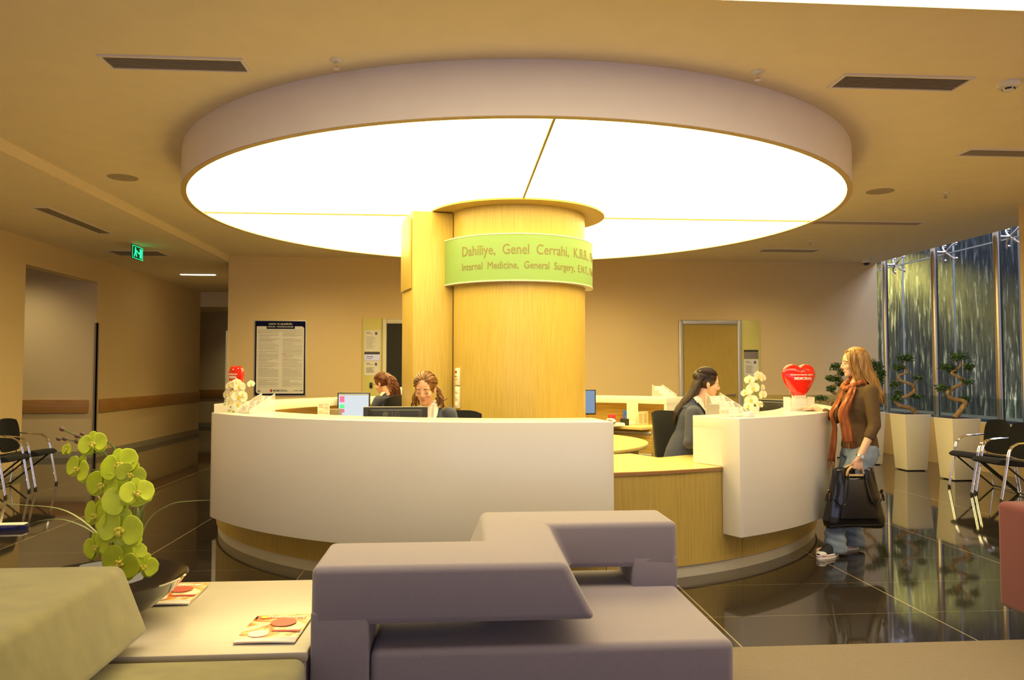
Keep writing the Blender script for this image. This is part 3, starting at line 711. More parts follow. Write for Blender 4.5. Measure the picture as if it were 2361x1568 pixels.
def magazine(cx_, cy_, rz, label, mast):
    t = thing('magazine', label, 'magazine', (cx_, cy_, .431), rz, 'magazines on the low table')
    W_, H_ = .235, .325; n = 8
    def sheet(z, dz, inset):
        g = MB(); vs = []
        for i in range(n + 1):
            for j in range(n + 1):
                u, v = i / n, j / n; x = (u - .5) * (W_ - inset); y = (v - .5) * (H_ - inset)
                lift = .005 * math.sin(PI * v) * (1 - u) * .5 + .006 * u * (v ** 3) + .003 * math.sin(PI * u)
                vs.append((x, y, z + lift))
        k = (n + 1) ** 2; vs += [(x, y, z_ - dz) for x, y, z_ in vs]
        fs = [(i * (n + 1) + j, (i + 1) * (n + 1) + j, (i + 1) * (n + 1) + j + 1, i * (n + 1) + j + 1) for i in range(n) for j in range(n)]
        fs += [tuple(q + k for q in f[::-1]) for f in fs]
        E_ = [i * (n + 1) for i in range(n + 1)] + [n * (n + 1) + j for j in range(1, n + 1)] + [i * (n + 1) + n for i in range(n - 1, -1, -1)] + [j for j in range(n - 1, 0, -1)]
        fs += [(E_[i], E_[(i + 1) % len(E_)], E_[(i + 1) % len(E_)] + k, E_[i] + k) for i in range(len(E_))]
        return g.add(vs, fs)
    part('pages', sheet(.006, .004, .004), PAPER, t)
    cov = part('cover', sheet(.0075, .0012, 0), cover_mat() if 'cov' not in MATS else MATS['cov'], t); MATS['cov'] = cov.data.materials[0]
    part('white_foot', sheet(.0083, .0003, 0).xf(Matrix.Translation((0, -H_ * .44, .0)) @ Matrix.Diagonal((.98, .1, 1, 1))), PAPER, cov)
    g = MB().lathe([(.052, 0), (.052, .001)], 28, (.02, .055, .0145)); part('red_disc', g, mat('brick_red_print', (.48, .06, .03), .4), cov)
    g = MB().lathe([(.04, 0), (.04, .001)], 24, (-.045, -.075, .0120)); part('cream_disc', g, PAPER, cov)
    g = MB().lathe([(.016, 0), (.016, .001)], 20, (-.075, .128, .0125)); part('yellow_disc', g, YELP, cov)
    g = text_mb('memorial', .04, .001, 'CENTER', bold=.0008); g.v = [(x + .02, y + .108, z + .017) for x, y, z in g.v]; part('masthead', g, PAPER, cov)
    part('red_band', MB().box(.0, .112, -.052, -.035, .0128, .0136), REDP, cov)
    part('spine_strip', MB().box(-.112, -.106, .11, .145, .0110, .0118), NAVY, cov)
    return t
magazine(-.722, 3.225, R(-2), 'open-topped magazine with red disc cover nearest the camera on the low table', 'memorial')
magazine(-1.305, 3.75, R(2), 'orange magazine on the low table partly hidden behind the black bowl', 'memorial')

# ---------------------------------------------------------------- visitor chairs with double chrome tubes
def visitor_chair(x, y, rz, label, group):
    """local: faces +x, width along y"""
    t = thing('visitor_chair', label, 'chair', (x, y, 0), rz, group)
    W_ = .53
    g = MB(); n = 10; m_ = 6; vs = []
    prof = [(.46, .450), (.475, .43), (.44, .408), (.2, .385), (.0, .38), (-.04, .395), (-.02, .435), (.12, .44), (.3, .465), (.42, .472)]
    hw = W_ / 2 - .03
    for sy in (-hw, -hw + .03, hw - .03, hw):
        k = .96 if abs(sy) == hw else 1
        vs += [(.2 + (px - .2) * k, sy, .43 + (pz - .43) * k) for px, pz in prof]
    q = len(prof); fs = [(i * q + j, i * q + (j + 1) % q, (i + 1) * q + (j + 1) % q, (i + 1) * q + j) for i in range(3) for j in range(q)] + [tuple(range(q - 1, -1, -1)), tuple(3 * q + j for j in range(q))]
    part('seat', MB().add(vs, fs), BLACKF, t, ang=70)
    # curved shell backrest with rounded outline
    g = MB(); nu, nv = 12, 8; vs = []
    for side in (0, 1):
        for i in range(nu + 1):
            for j in range(nv + 1):
                u = (i / nu - .5) * 2; v = (j / nv - .5) * 2
                sc = (1 - .22 * abs(v) ** 3.0 * (1 if v > 0 else .8))
                yy = u * hw * sc; zz = .66 + v * .215 * (1 - .12 * abs(u) ** 3)
                xx = -.03 - .10 * (zz - .45) + .035 * u * u - side * .035 * (1 - .6 * max(abs(u), abs(v)) ** 4)
                vs.append((xx, yy, zz))
    k = (nu + 1) * (nv + 1); fs = [(i * (nv + 1) + j, (i + 1) * (nv + 1) + j, (i + 1) * (nv + 1) + j + 1, i * (nv + 1) + j + 1) for i in range(nu) for j in range(nv)]
    fs += [tuple(a + k for a in f[::-1]) for f in fs]
    E_ = [i * (nv + 1) for i in range(nu + 1)] + [nu * (nv + 1) + j for j in range(1, nv + 1)] + [i * (nv + 1) + nv for i in range(nu - 1, -1, -1)] + [j for j in range(nv - 1, 0, -1)]
    fs += [(E_[i], E_[(i + 1) % len(E_)], E_[(i + 1) % len(E_)] + k, E_[i] + k) for i in range(len(E_))]
    part('backrest', g.add(vs, fs), BLACKF, t, ang=70)
    for s_ in (-1, 1):
        g = MB()
        for d in (-.013, .013):
            yy = s_ * (W_ / 2 - .012) + d
            g.tube([(.45, yy, .025), (.375, yy, .42), (.36, yy, .50), (.345, yy, .56), (.31, yy, .62), (.24, yy, .655), (.10, yy, .665), (-.05, yy, .675)], .0085, 8)
        leg = part('leg', g, CHROME, t)
        part('foot', MB().tube([(.452, s_ * (W_ / 2 - .012), 0), (.448, s_ * (W_ / 2 - .012), .035)], .018, 10, flat=1.0), RUBBER, leg)
        part('brace', MB().tube([(.37, s_ * (W_ / 2 - .04), .41), (-.12, s_ * (W_ / 2 - .04), .012)], .011, 8), BLACKP, t)
        part('leg', MB().tube([(-.06, s_ * (W_ / 2 - .02), .45), (-.13, s_ * (W_ / 2 - .02), .03), (-.125, s_ * (W_ / 2 - .02), .012)], .0085, 8), CHROME, t)
    part('crossbar', MB().tube([(.37, -W_ / 2 + .04, .41), (.37, W_ / 2 - .04, .41)], .01, 8), CHROME, t)
    part('crossbar', MB().tube([(-.12, -W_ / 2 + .04, .022), (-.12, W_ / 2 - .04, .022)], .01, 8), CHROME, t)
    return t
g1 = 'black visitor chairs along the left wall'; g2 = 'black visitor chairs by the planters'
visitor_chair(-5.69, 10.42, 0, 'black fabric visitor chair with chrome arms at left, farther of the two', g1)
visitor_chair(-5.69, 9.77, 0, 'black fabric visitor chair with chrome arms cut by the left edge', g1)
visitor_chair(6.75, 9.28, PI, 'black fabric visitor chair with chrome arms beside the right-hand planter', g2)
visitor_chair(6.62, 8.66, PI, 'black fabric visitor chair with chrome arms cut by the right edge', g2)
# a floor mop left on the tiles at far left
t = thing('dust_mop', 'flat blue fringed dust mop lying on the floor at far left', 'mop', (-4.38, 7.62, 0), R(4))
part('fringe', MB().loft([((0, 0, .0), .38, .09), ((0, 0, .03), .39, .10), ((0, 0, .045), .34, .07)], 40), mat('blue_yarn', (.01, .012, .12), .95, var=.6, scale=60, bump=.6), t)
part('plate', MB().box(-.28, .36, -.05, .05, .04, .055), PAPER, t, bevel=.01)

# ---------------------------------------------------------------- office chairs
def office_chair(x, y, rz, label, zback=1.14, zseat=.50, w_=.46):
    t = thing('office_chair', label, 'office chair', (x, y, 0), rz, 'black office chairs behind the desk')
    part('seat', MB().box(-.22, .26, -w_ / 2, w_ / 2, zseat - .09, zseat), BLACKF, t, bevel=.035, seg=4)
    vs = []; nu, nv = 8, 8
    for side in (0, 1):
        for i in range(nu + 1):
            for j in range(nv + 1):
                u = (i / nu - .5) * 2; v = j / nv
                zz = zseat + .02 + v * (zback - zseat - .02) - .03 * abs(u) ** 4 * v; yy = u * w_ / 2 * (1 - .10 * v)
                vs.append((-.23 - .09 * v + .03 * u * u - side * .06 * (1 - .5 * max(abs(u), abs(2 * v - 1)) ** 5), yy, zz))
    k = (nu + 1) * (nv + 1); fs = [(i * (nv + 1) + j, (i + 1) * (nv + 1) + j, (i + 1) * (nv + 1) + j + 1, i * (nv + 1) + j + 1) for i in range(nu) for j in range(nv)]
    fs += [tuple(a + k for a in f[::-1]) for f in fs]
    E_ = [i * (nv + 1) for i in range(nu + 1)] + [nu * (nv + 1) + j for j in range(1, nv + 1)] + [i * (nv + 1) + nv for i in range(nu - 1, -1, -1)] + [j for j in range(nv - 1, 0, -1)]
    fs += [(E_[i], E_[(i + 1) % len(E_)], E_[(i + 1) % len(E_)] + k, E_[i] + k) for i in range(len(E_))]
    part('backrest', MB().add(vs, fs), BLACKF, t, ang=60)
    for s_ in (-1, 1):
        a = part('armrest', MB().box(-.16, .22, s_ * (w_ / 2 + .045) - .03, s_ * (w_ / 2 + .045) + .03, zseat + .19, zseat + .22), BLACKP, t, bevel=.012)
        part('arm_post', MB().tube([(.03, s_ * (w_ / 2 + .045), zseat + .19), (.03, s_ * (w_ / 2 + .045), zseat - .05), (.03, s_ * (w_ / 2 - .05), zseat - .08)], .016, 8), BLACKP, a)
    part('gas_lift', MB().tube([(0, 0, .08), (0, 0, zseat - .09)], .03, 12), BLACKP, t)
    for i in range(5):
        a = 2 * PI * i / 5 + .3; c_, s_ = math.cos(a), math.sin(a)
        b = part('base_arm', MB().tube([(0, 0, .11), (.27 * c_, .27 * s_, .07)], [.03, .018], 8), BLACKP, t)
        part('caster', MB().ell((.27 * c_, .27 * s_, .028), (.028, .028, .028), 12), RUBBER, b)
    return t
office_chair(.0, 6.62, R(-95), 'black office chair behind the near receptionist, its back edge showing', 1.13)
office_chair(2.16, 6.93, R(32), 'black office chair at right with the dark-haired receptionist', 1.13, .50, .48)
office_chair(-.95, 9.24, R(150), 'black office chair left of the column behind the far receptionist', 1.20, .52, .46)

# ---------------------------------------------------------------- tapered planters with twisted trees
def leaf_cluster(g, c, r, n, rnd, s=.026):
    for i in range(n):
        d = Vector((rnd.gauss(0, 1), rnd.gauss(0, 1), rnd.gauss(0, .75))).normalized() * rnd.uniform(.35, 1)
        p = Vector(c) + Vector((d.x * r[0], d.y * r[1], d.z * r[2]))
        a = Vector((rnd.gauss(0, 1), rnd.gauss(0, 1), rnd.gauss(.2, .6))).normalized(); b = a.cross(Vector((rnd.gauss(0, 1), rnd.gauss(0, 1), 1))).normalized()
        L_ = s * rnd.uniform(.8, 1.5); w_ = L_ * .42; nrm = a.cross(b) * (.15 * L_)
        g.add([p, p + a * L_ * .5 + b * w_, p + a * L_, p + a * L_ * .5 - b * w_, p + a * L_ * .5 + nrm], [(0, 1, 4), (1, 2, 4), (2, 3, 4), (3, 0, 4)])
def planter(x, y, label, trunk, clusters, seed, H_=.84, w_=.41, b_=.32, plab=''):
    rnd = random.Random(seed)
    t = thing('potted_bonsai_tree', label, 'potted tree', (x, y, 0), 0, 'potted trees by the glass wall')
    a, b = w_ / 2, b_ / 2
    sq = lambda h_: [(-h_, -h_), (h_, -h_), (h_, h_), (-h_, h_)]
    part('planter', MB().frust(sq(b), .012, sq(a), H_), CREAMP, t, bevel=.006)
    part('foot_rim', MB().box(-b + .03, b - .03, -b + .03, b - .03, 0, .012), BLACKP, t)
    part('soil', MB().box(-a + .02, a - .02, -a + .02, a - .02, H_ + .0005, H_ + .004), SOIL, t)
    pts = [Vector((px, rnd.uniform(-.02, .02), H_ + pz)) for px, pz in trunk]
    # smooth the twist
    sm = []
    for i in range(len(pts) - 1):
        p0 = pts[max(i - 1, 0)]; p1 = pts[i]; p2 = pts[i + 1]; p3 = pts[min(i + 2, len(pts) - 1)]
        for k in range(6):
            u = k / 6; sm.append(.5 * ((2 * p1) + (-p0 + p2) * u + (2 * p0 - 5 * p1 + 4 * p2 - p3) * u * u + (-p0 + 3 * p1 - 3 * p2 + p3) * u ** 3))
    sm.append(pts[-1]); m_ = len(sm)
    part('trunk', MB().tube(sm, [.036 - .024 * i / m_ + .004 * math.sin(i * 1.7) for i in range(m_)], 10), BARK, t, ang=60)
    for (cx_, cz_, rx_, rz_) in clusters:
        c = Vector((cx_, rnd.uniform(-.05, .05), H_ + cz_)); near = min(sm, key=lambda p: (p - c).length)
        part('branch', MB().tube([near, (near + c) / 2 + Vector((0, 0, .01)), c], [.009, .006, .004], 6), BARK, t)
    g = MB()
    for (cx_, cz_, rx_, rz_) in clusters: leaf_cluster(g, (cx_, rnd.uniform(-.05, .05), H_ + cz_), (rx_, max(.06, rx_ * .9), rz_), int(90 + 5200 * rx_ * rz_ * 4), rnd)
    part('foliage', g, LEAF, t, ang=180)
    return t
T1 = [(.10, 0), (.03, .08), (-.16, .13), (-.20, .22), (-.02, .27), (.09, .36), (.03, .44), (-.13, .50), (-.15, .58), (-.03, .63), (-.09, .74)]
C1 = [(-.07, .84, .15, .08), (-.13, .70, .10, .07), (.15, .54, .09, .05), (-.22, .44, .08, .06), (-.24, .24, .10, .055), (.12, .26, .09, .06), (-.15, .31, .06, .05)]
planter(6.86, 11.28, 'white tapered planter with twisted bonsai, middle one by the water wall', T1, C1, 5)
T2 = [(-.03, 0), (.05, .10), (.11, .22), (-.06, .27), (-.13, .36), (.0, .43), (.14, .50), (.03, .56), (-.06, .62), (.06, .70), (.06, .76)]
C2 = [(.05, .84, .14, .08), (-.09, .70, .12, .06), (.17, .70, .07, .06), (.16, .50, .10, .045), (-.16, .41, .11, .06), (.14, .25, .09, .06), (-.02, .64, .06, .04)]
planter(6.885, 10.22, 'white tapered planter with twisted bonsai, nearest the visitor chair', T2, C2, 9)
T3 = [(-.05, 0), (.04, .12), (-.10, .22), (.05, .34), (.10, .44), (-.05, .52), (.02, .66), (.1, .74)]
C3 = [(.16, .72, .11, .13), (.20, .50, .10, .10), (.0, .80, .1, .06), (.24, .60, .07, .08), (-.1, .5, .08, .06)]
planter(6.60, 12.05, 'white tapered planter partly hidden behind the standing woman', T3, C3, 12)
T4 = [(-.06, 0), (-.03, .10), (.12, .13), (.15, .22), (.0, .28), (-.05, .36), (.10, .42), (.16, .50), (.10, .60), (.13, .68)]
C4 = [(.10, .72, .12, .08), (.18, .62, .10, .07), (-.0, .52, .11, .07), (.18, .42, .11, .07), (-.03, .34, .09, .06), (-.20, .17, .13, .06), (.20, .10, .11, .06), (.12, .5, .08, .06)]
planter(6.56, 13.1, 'bonsai tree seen behind the counter between red heart and standing woman', T4, C4, 21)

# ---------------------------------------------------------------- orchids
def petal(L_, W_, cup=.12, n=6):
    vs = [(0, 0, 0)]; fs = []
    for i in range(1, n + 1):
        u = i / n; w_ = W_ * math.sin(PI * (u ** .8) * .93) ** .7 / 2
        for j in range(5):
            v = j / 2 - 1; vs.append((u * L_, v * w_, cup * L_ * (u * u * .6) + .10 * W_ * v * v * (1 - u)))
    for j in range(4): fs.append((0, 1 + j, 2 + j))
    for i in range(n - 1):
        for j in range(4): a = 1 + i * 5 + j; fs.append((a, a + 5, a + 6, a + 1))
    return vs, fs
def flower_meshes(size, pm, lm, wide=1.0):
    """orchid flower facing +z local, two wide petals, three sepals, a lip; returns meshes"""
    g = MB(); r_ = size / 2
    for a, L_, W_, dz in ((90, r_ * .95, r_ * .80, 0), (210, r_ * .95, r_ * .78, 0), (330, r_ * .95, r_ * .78, 0), (12, r_, r_ * 1.35 * wide, .012 * size * 5), (168, r_, r_ * 1.35 * wide, .012 * size * 5)):
        vs, fs = petal(L_, W_); k = g.mark(); g.add(vs, fs); g.xf(Matrix.Translation((0, 0, dz)) @ Matrix.Rotation(R(a), 4, 'Z'), k)
    me = baked(g.mesh('flower'), [('SOLIDIFY', dict(thickness=.0016 * size / .1)), ('SUBSURF', dict(levels=1, render_levels=1))]); me.shade_smooth(); me.materials.append(pm)
    l = MB().ell((0, -r_ * .12, r_ * .22), (r_ * .13, r_ * .20, r_ * .16), 10).ell((0, r_ * .08, r_ * .2), (r_ * .09, r_ * .1, r_ * .2), 8).ell((-r_ * .15, 0, r_ * .2), (r_ * .08, r_ * .12, r_ * .12), 8).ell((r_ * .15, 0, r_ * .2), (r_ * .08, r_ * .12, r_ * .12), 8)
    ml = l.mesh('lip'); ml.shade_smooth(); ml.materials.append(lm)
    return me, ml
def put_flower(parent, ms, p, d, s=1, roll=0):
    o = link(bpy.data.objects.new('flower', ms[0]), parent); o.location = p
    q = Vector(d).normalized().to_track_quat('Z', 'Y'); o.rotation_mode = 'QUATERNION'; o.rotation_quaternion = q @ Euler((0, 0, roll)).to_quaternion(); o.scale = (s, s, s)
    l = link(bpy.data.objects.new('lip', ms[1]), o)
def spline(P, k=6):
    P = [Vector(p) for p in P]; out = []
    for i in range(len(P) - 1):
        p0, p1, p2, p3 = P[max(i - 1, 0)], P[i], P[i + 1], P[min(i + 2, len(P) - 1)]
        for j in range(k):
            u = j / k; out.append(.5 * ((2 * p1) + (-p0 + p2) * u + (2 * p0 - 5 * p1 + 4 * p2 - p3) * u * u + (-p0 + 3 * p1 - 3 * p2 + p3) * u ** 3))
    out.append(P[-1]); return out
def blade(P, w_, n=6):
    """flat tapering leaf along a path"""
    S = spline(P, 5); m_ = len(S); return MB().tube(S, [w_ * (.5 + .5 * math.sin(PI * min(1, .25 + .85 * i / m_))) * (1 - .85 * (i / m_) ** 3) for i in range(m_)], n, flat=.18)
def lime_orchid():
    t = thing('orchid_arrangement', 'lime green orchid spray standing in a glossy black bowl on the low table', 'flower arrangement', (-1.485, 3.445, .43))
    part('bowl', MB().lathe([(.09, 0), (.12, .004), (.21, .05), (.29, .115), (.325, .163), (.332, .168), (.326, .172), (.316, .166), (.28, .12), (.20, .062), (.10, .02), (.001, .016)], 56), BOWL, t)
    part('glass_cube', MB().box(.03, .075, -.08, -.035, .03, .14), clear('vase_glass', (.8, .9, .9), .88, .03, (.1, .12, .12)), t, bevel=.004)
    sc = 1 / 528.
    P = lambda px, py, dy=0: ((px - 262) * sc + .052, dy, 1.04 - (py - 858) * sc)
    for nm, pts in (('a', [(250, 1300), (248, 1240), (262, 1180), (255, 1110), (232, 1050), (185, 1015), (135, 990)]), ('b', [(268, 1300), (262, 1230), (285, 1170), (275, 1100), (240, 1030), (200, 1010), (165, 1015)]), ('c', [(275, 1300), (300, 1240), (310, 1180), (300, 1140)])):
        part('stem', MB().tube(spline([P(x, y, {'a': .02, 'b': .04, 'c': .03}[nm]) for x, y in pts]), [.0055, .0025], 8), STEM, t)
    for L_ in ([(250, 1300), (225, 1230), (150, 1170), (60, 1155), (-40, 1150)], [(255, 1300), (215, 1225), (150, 1190), (95, 1190), (65, 1203)], [(290, 1300), (320, 1200), (370, 1160), (420, 1152), (466, 1151)], [(262, 1300), (250, 1210), (225, 1150), (205, 1122)], [(285, 1280), (300, 1190), (325, 1150), (350, 1127)]):
        part('leaf_blade', blade([P(x, y, .0 if x < 300 else .02) for x, y in L_], .009), GRASSL, t)
    part('leaf', blade([P(270, 1290, -.02), P(300, 1230, -.04), P(312, 1180, -.04), P(310, 1160, -.03)], .022), STEM, t)
    ms = flower_meshes(.172, GPETAL, GLIP)
    F = [(276, 1068, 1, -.2), (300, 1085, .72, .4), (225, 1018, .72, -.1), (208, 1024, .55, -.9), (165, 1030, .38, -.7), (196, 1072, .78, -.5), (240, 1110, .92, -.3), (292, 1138, 1.08, .1), (318, 1125, .8, .7), (228, 1178, .92, -.8), (262, 1190, .7, -.1), (288, 1205, 1.12, -.05), (230, 1246, .78, -.4), (300, 1230, .6, .3), (290, 1275, 1.0, -.15), (326, 1290, .72, .8), (310, 1262, .65, .6)]
    rnd = random.Random(2)
    for i, (x, y, s_, yaw) in enumerate(F):
        put_flower(t, ms, P(x, y, -.045 - .02 * (i % 3)), (math.sin(yaw), -1, .12 + .25 * rnd.uniform(-1, 1)), s_, rnd.uniform(-.5, .5))
    for x, y, s_ in ((130, 987, 1), (123, 1009, .9), (136, 1009, .9), (163, 1003, .95), (163, 1015, .95), (174, 998, .8)):
        p = Vector(P(x, y, .02)); part('bud', MB().ell(p, (.013 * s_, .009 * s_, .0095 * s_), 10, (0, .4, 0)), BUD, t)
    for a, b in (((160, 1003), (205, 1028)), ((163, 1014), (210, 1030)), ((136, 1009), (200, 1030)), ((166, 1035), (215, 1045)), ((198, 1080), (236, 1082))):
        part('stem', MB().tube([P(*a, .02), P((a[0] + b[0]) / 2, (a[1] + b[1]) / 2 - 2, .025), P(*b, .03)], .0022, 6), STEM, t)
lime_orchid()
def white_orchid(x, y, label, F, stem, leaves, buds=()):
    t = thing('white_orchid', label, 'orchid', (x, y, 1.135), 0, 'white orchids on the reception counters')
    part('pot', MB().lathe([(.028, 0), (.033, .01), (.04, .055), (.036, .055), (.03, .05), (.001, .05)], 24), clear('pot_glass', (.9, .95, .9), .5, .05), t)
    part('stem', MB().tube(spline(stem), [.004, .0025], 8), STEM, t)
    for L_ in leaves: part('leaf', blade(L_, .018), mat('orchid_leaf', (.05, .11, .02), .35, var=.2), t)
    ms = flower_meshes(.115, WPETAL, WLIP); rnd = random.Random(len(F))
    for (fx, fz, s_, yaw) in F: put_flower(t, ms, (fx, -.03 + rnd.uniform(-.015, .015), fz), (math.sin(yaw), -1, rnd.uniform(-.1, .35)), s_, rnd.uniform(-.4, .4))
    for b in buds: part('bud', MB().ell(b, (.011, .008, .009), 10), mat('green_bud', (.35, .35, .05), .5), t)
white_orchid(2.43, 6.16, 'white orchid on the right counter between card holder and red heart',
             [(.02, .30, .85, .3), (.05, .285, .7, .6), (-.05, .27, .75, -.5), (-.03, .20, 1.0, -.1), (-.085, .165, .6, -.8), (.055, .21, .55, .9), (.055, .15, .75, .4), (-.04, .105, .95, -.2), (.03, .07, .7, .4), (-.07, .06, .7, -.3)],
             [(0, .0, .05), (.01, .01, .15), (.015, .0, .25), (0, 0, .31)], [[(0, 0, .05), (.05, 0, .08), (.10, -.02, .045)], [(0, 0, .05), (.03, .03, .09), (.06, .05, .06)]])
white_orchid(-1.83, 6.62, 'white orchid drooping over the left end of the near counter',
             [(.04, .21, .9, .1), (-.03, .22, .8, -.5), (.015, .245, .7, .3), (-.055, .15, .8, -.8), (.0, .16, .7, -1.1), (.04, .125, 1.15, .1), (.13, .235, .6, .9), (-.035, .09, .7, -.5), (.03, .06, .95, .0), (.07, .15, .6, .5)],
             [(.03, .02, .05), (.05, .03, .2), (.02, 0, .27), (-.03, 0, .15)], [[(0, 0, .05), (.06, .02, .08), (.12, .02, .03)]], [(-.085, 0, .065), (-.03, -.02, .045), (-.045, -.02, .015), (-.005, -.03, .008)])

# ---------------------------------------------------------------- red heart boxes
def heart_box(x, y, rz, label, front=True, z0=1.135):
    t = thing('heart_suggestion_box', label, 'suggestion box', (x, y, z0), rz, 'red heart boxes on the counters')
    S = []; N_ = 96; W_, H_ = .305, .285
    half = [(0, .065), (.05, .035), (.12, .008), (.22, 0), (.32, .02), (.42, .085), (.48, .19), (.50, .32), (.47, .47), (.40, .62), (.31, .77), (.22, .90), (.15, 1.0), (0, 1.0)]
    loop = spline([(a, 0, b) for a, b in half[:13]], 8) + [Vector((.0, 0, 1.0))]
    loop = [(p.x, p.z) for p in loop]; full = loop + [(-a, b) for a, b in loop[::-1][1:-1]]
    angs = sorted((math.atan2(.45 - b, a), math.hypot(a * W_, (.45 - b) * H_), a, b) for a, b in full)
    S = [(a * W_, (.45 - b) * H_) for _, _, a, b in angs]; N_ = len(S)
    zc = .275; T_ = .05; vs = []; fs = []; K_ = 8
    for side in (-1, 1):
        for k in range(K_ + 1):
            s_ = k / K_ if side < 0 else 1 - k / K_
            s_ = math.sin(s_ * PI / 2)
            for px, pz in S: vs.append((px * max(s_, .001), side * T_ * math.sqrt(max(0, 1 - s_ ** 2.4)), pz * max(s_, .001) + zc))
    n = N_; m_ = 2 * (K_ + 1)
    fs = [(i * n + j, (i + 1) * n + j, (i + 1) * n + (j + 1) % n, i * n + (j + 1) % n) for i in range(m_ - 1) for j in range(n)]
    part('heart_shell', MB().add(vs, fs), HEARTM, t, ang=60)
    hb = part('acrylic_base', MB().box(-.115, .115, -.055, .055, 0, .006).box(-.115, .115, .049, .055, .006, .11).box(-.115, -.109, -.055, .055, .006, .12).box(.109, .115, -.055, .055, .006, .12).box(-.05, .05, -.03, .03, .03, .135), ACEDGE, t)
    part('front_sheet', MB().box(-.125, .125, -.075, -.071, 0, .045).box(-.11, .11, -.06, -.056, .0, .105), ACRY, t)
    part('leaflets', MB().box(-.095, .095, -.05, .04, .008, .03), mat('pinkish_paper', (.85, .62, .55), .6), t)
    if front:
        def onheart(g):
            out = []
            for px, py, pz in g.v:
                rr = math.hypot(px, pz - zc); th_ = math.atan2(pz - zc, px)
                rh = min((math.hypot(a, b) for a, b in S if abs(math.atan2(math.sin(math.atan2(b, a) - th_), math.cos(math.atan2(b, a) - th_))) < .08), default=.14)
                s_ = min(1, rr / max(rh, .01)); out.append((px, -T_ * math.sqrt(max(0, 1 - s_ ** 2.4)) - .0035 + py, pz))
            g.v = out; return g
        part('lettering', onheart(wall_text('MEMORIAL', .034, .018, 0, zc - .006, .002, 'CENTER', bold=.0006)), PAPER, t)
        part('lettering', onheart(wall_text('Görüşleriniz bizim için değerli.', .0165, .005, 0, zc + .032, .002, 'CENTER', bold=.0003)), PAPER, t)
        part('slot', onheart(MB().box(-.045, .055, -.002, 0, zc + .078, zc + .082)), mat('dark_red_slot', (.25, .01, .01), .5), t)
    return t
heart_box(2.97, 6.53, R(4), 'red heart-shaped box with white lettering on the right counter')
heart_box(-2.33, 8.45, R(-50), 'red heart-shaped box behind the white orchid on the far left counter')

# ---------------------------------------------------------------- card holders with stacks of cards
def card_holder(x, y, rz, label, z0=1.135, s=1.0, cardlabel=''):
    t = thing('card_holder', label, 'card holder', (x, y, z0), rz, 'clear stepped card holders'); t.scale = (s, s, s)
    W_ = .21
    g = MB()
    for sx in (-W_ / 2, W_ / 2 - .004): g.add([(sx, -.11, 0), (sx, .10, 0), (sx, .10, .15), (sx, -.11, .03), (sx + .004, -.11, 0), (sx + .004, .10, 0), (sx + .004, .10, .15), (sx + .004, -.11, .03)], [(0, 1, 2, 3), (7, 6, 5, 4), (0, 4, 5, 1), (1, 5, 6, 2), (2, 6, 7, 3), (3, 7, 4, 0)])
    part('side_sheet', g, ACRY, t)
    e = MB()
    for sx in (-W_ / 2 + .002, W_ / 2 - .002): e.tube([(sx, .10, 0), (sx, .10, .15), (sx, -.11, .03), (sx, -.11, 0)], .0028, 6)
    for k in range(3): y0 = -.085 + k * .065; e.box(-W_ / 2, W_ / 2, y0 - .012, y0 + .03, k * .038 + .002, k * .038 + .005); e.box(-W_ / 2, W_ / 2, y0 - .014, y0 - .011, k * .038 + .002, k * .038 + .02)
    part('frame_edge', e, ACEDGE, t)
    M0 = Matrix.Translation((x, y, z0)) @ Matrix.Rotation(rz, 4, 'Z') @ Matrix.Diagonal((s, s, s, 1))
    names = ['front row', 'middle row', 'back row']
    for k in range(3):
        for j, cx_ in enumerate((-.055, .05)):
            c = thing('business_cards', 'small stack of white cards, %s %s, in the %s' % (names[k], 'left' if j == 0 else 'right', cardlabel), 'cards', (0, 0, 0), 0, 'business cards in the acrylic holders')
            c.matrix_world = M0 @ Matrix.Translation((cx_, -.083 + k * .065, k * .038 + .009)) @ Matrix.Rotation(R(-22), 4, 'X')
            part('card_stack', MB().box(-.043, .043, 0, .013, 0, .052), PAPER, c)
            part('print', MB().box(-.03, .0, -.001, 0, .038, .042).box(-.03, .02, -.001, 0, .025, .0265).box(-.03, .015, -.001, 0, .018, .0195), mat('faint_red_print', (.62, .40, .40), .7), c)
    return t
card_holder(2.07, 5.80, R(45), 'clear stepped card holder at the left end of the right counter', s=1.15, cardlabel='card holder near the dark-haired receptionist')
card_holder(-1.63, 6.51, R(-48), 'clear stepped card holder beside the white orchid on the left counter', s=1.05, cardlabel='card holder by the left orchid')
card_holder(2.80, 10.27, R(40), 'clear stepped card holder on the far counter left of the oak door', s=1.1, cardlabel='card holder on the far counter')
solo('business_card_box', MB().box(-.04, .04, -.025, .025, 0, .035), PAPER, 'small white card box at the right end of the near card holder', 'box', (2.20, 5.69, 1.136), R(35), bevel=.004)
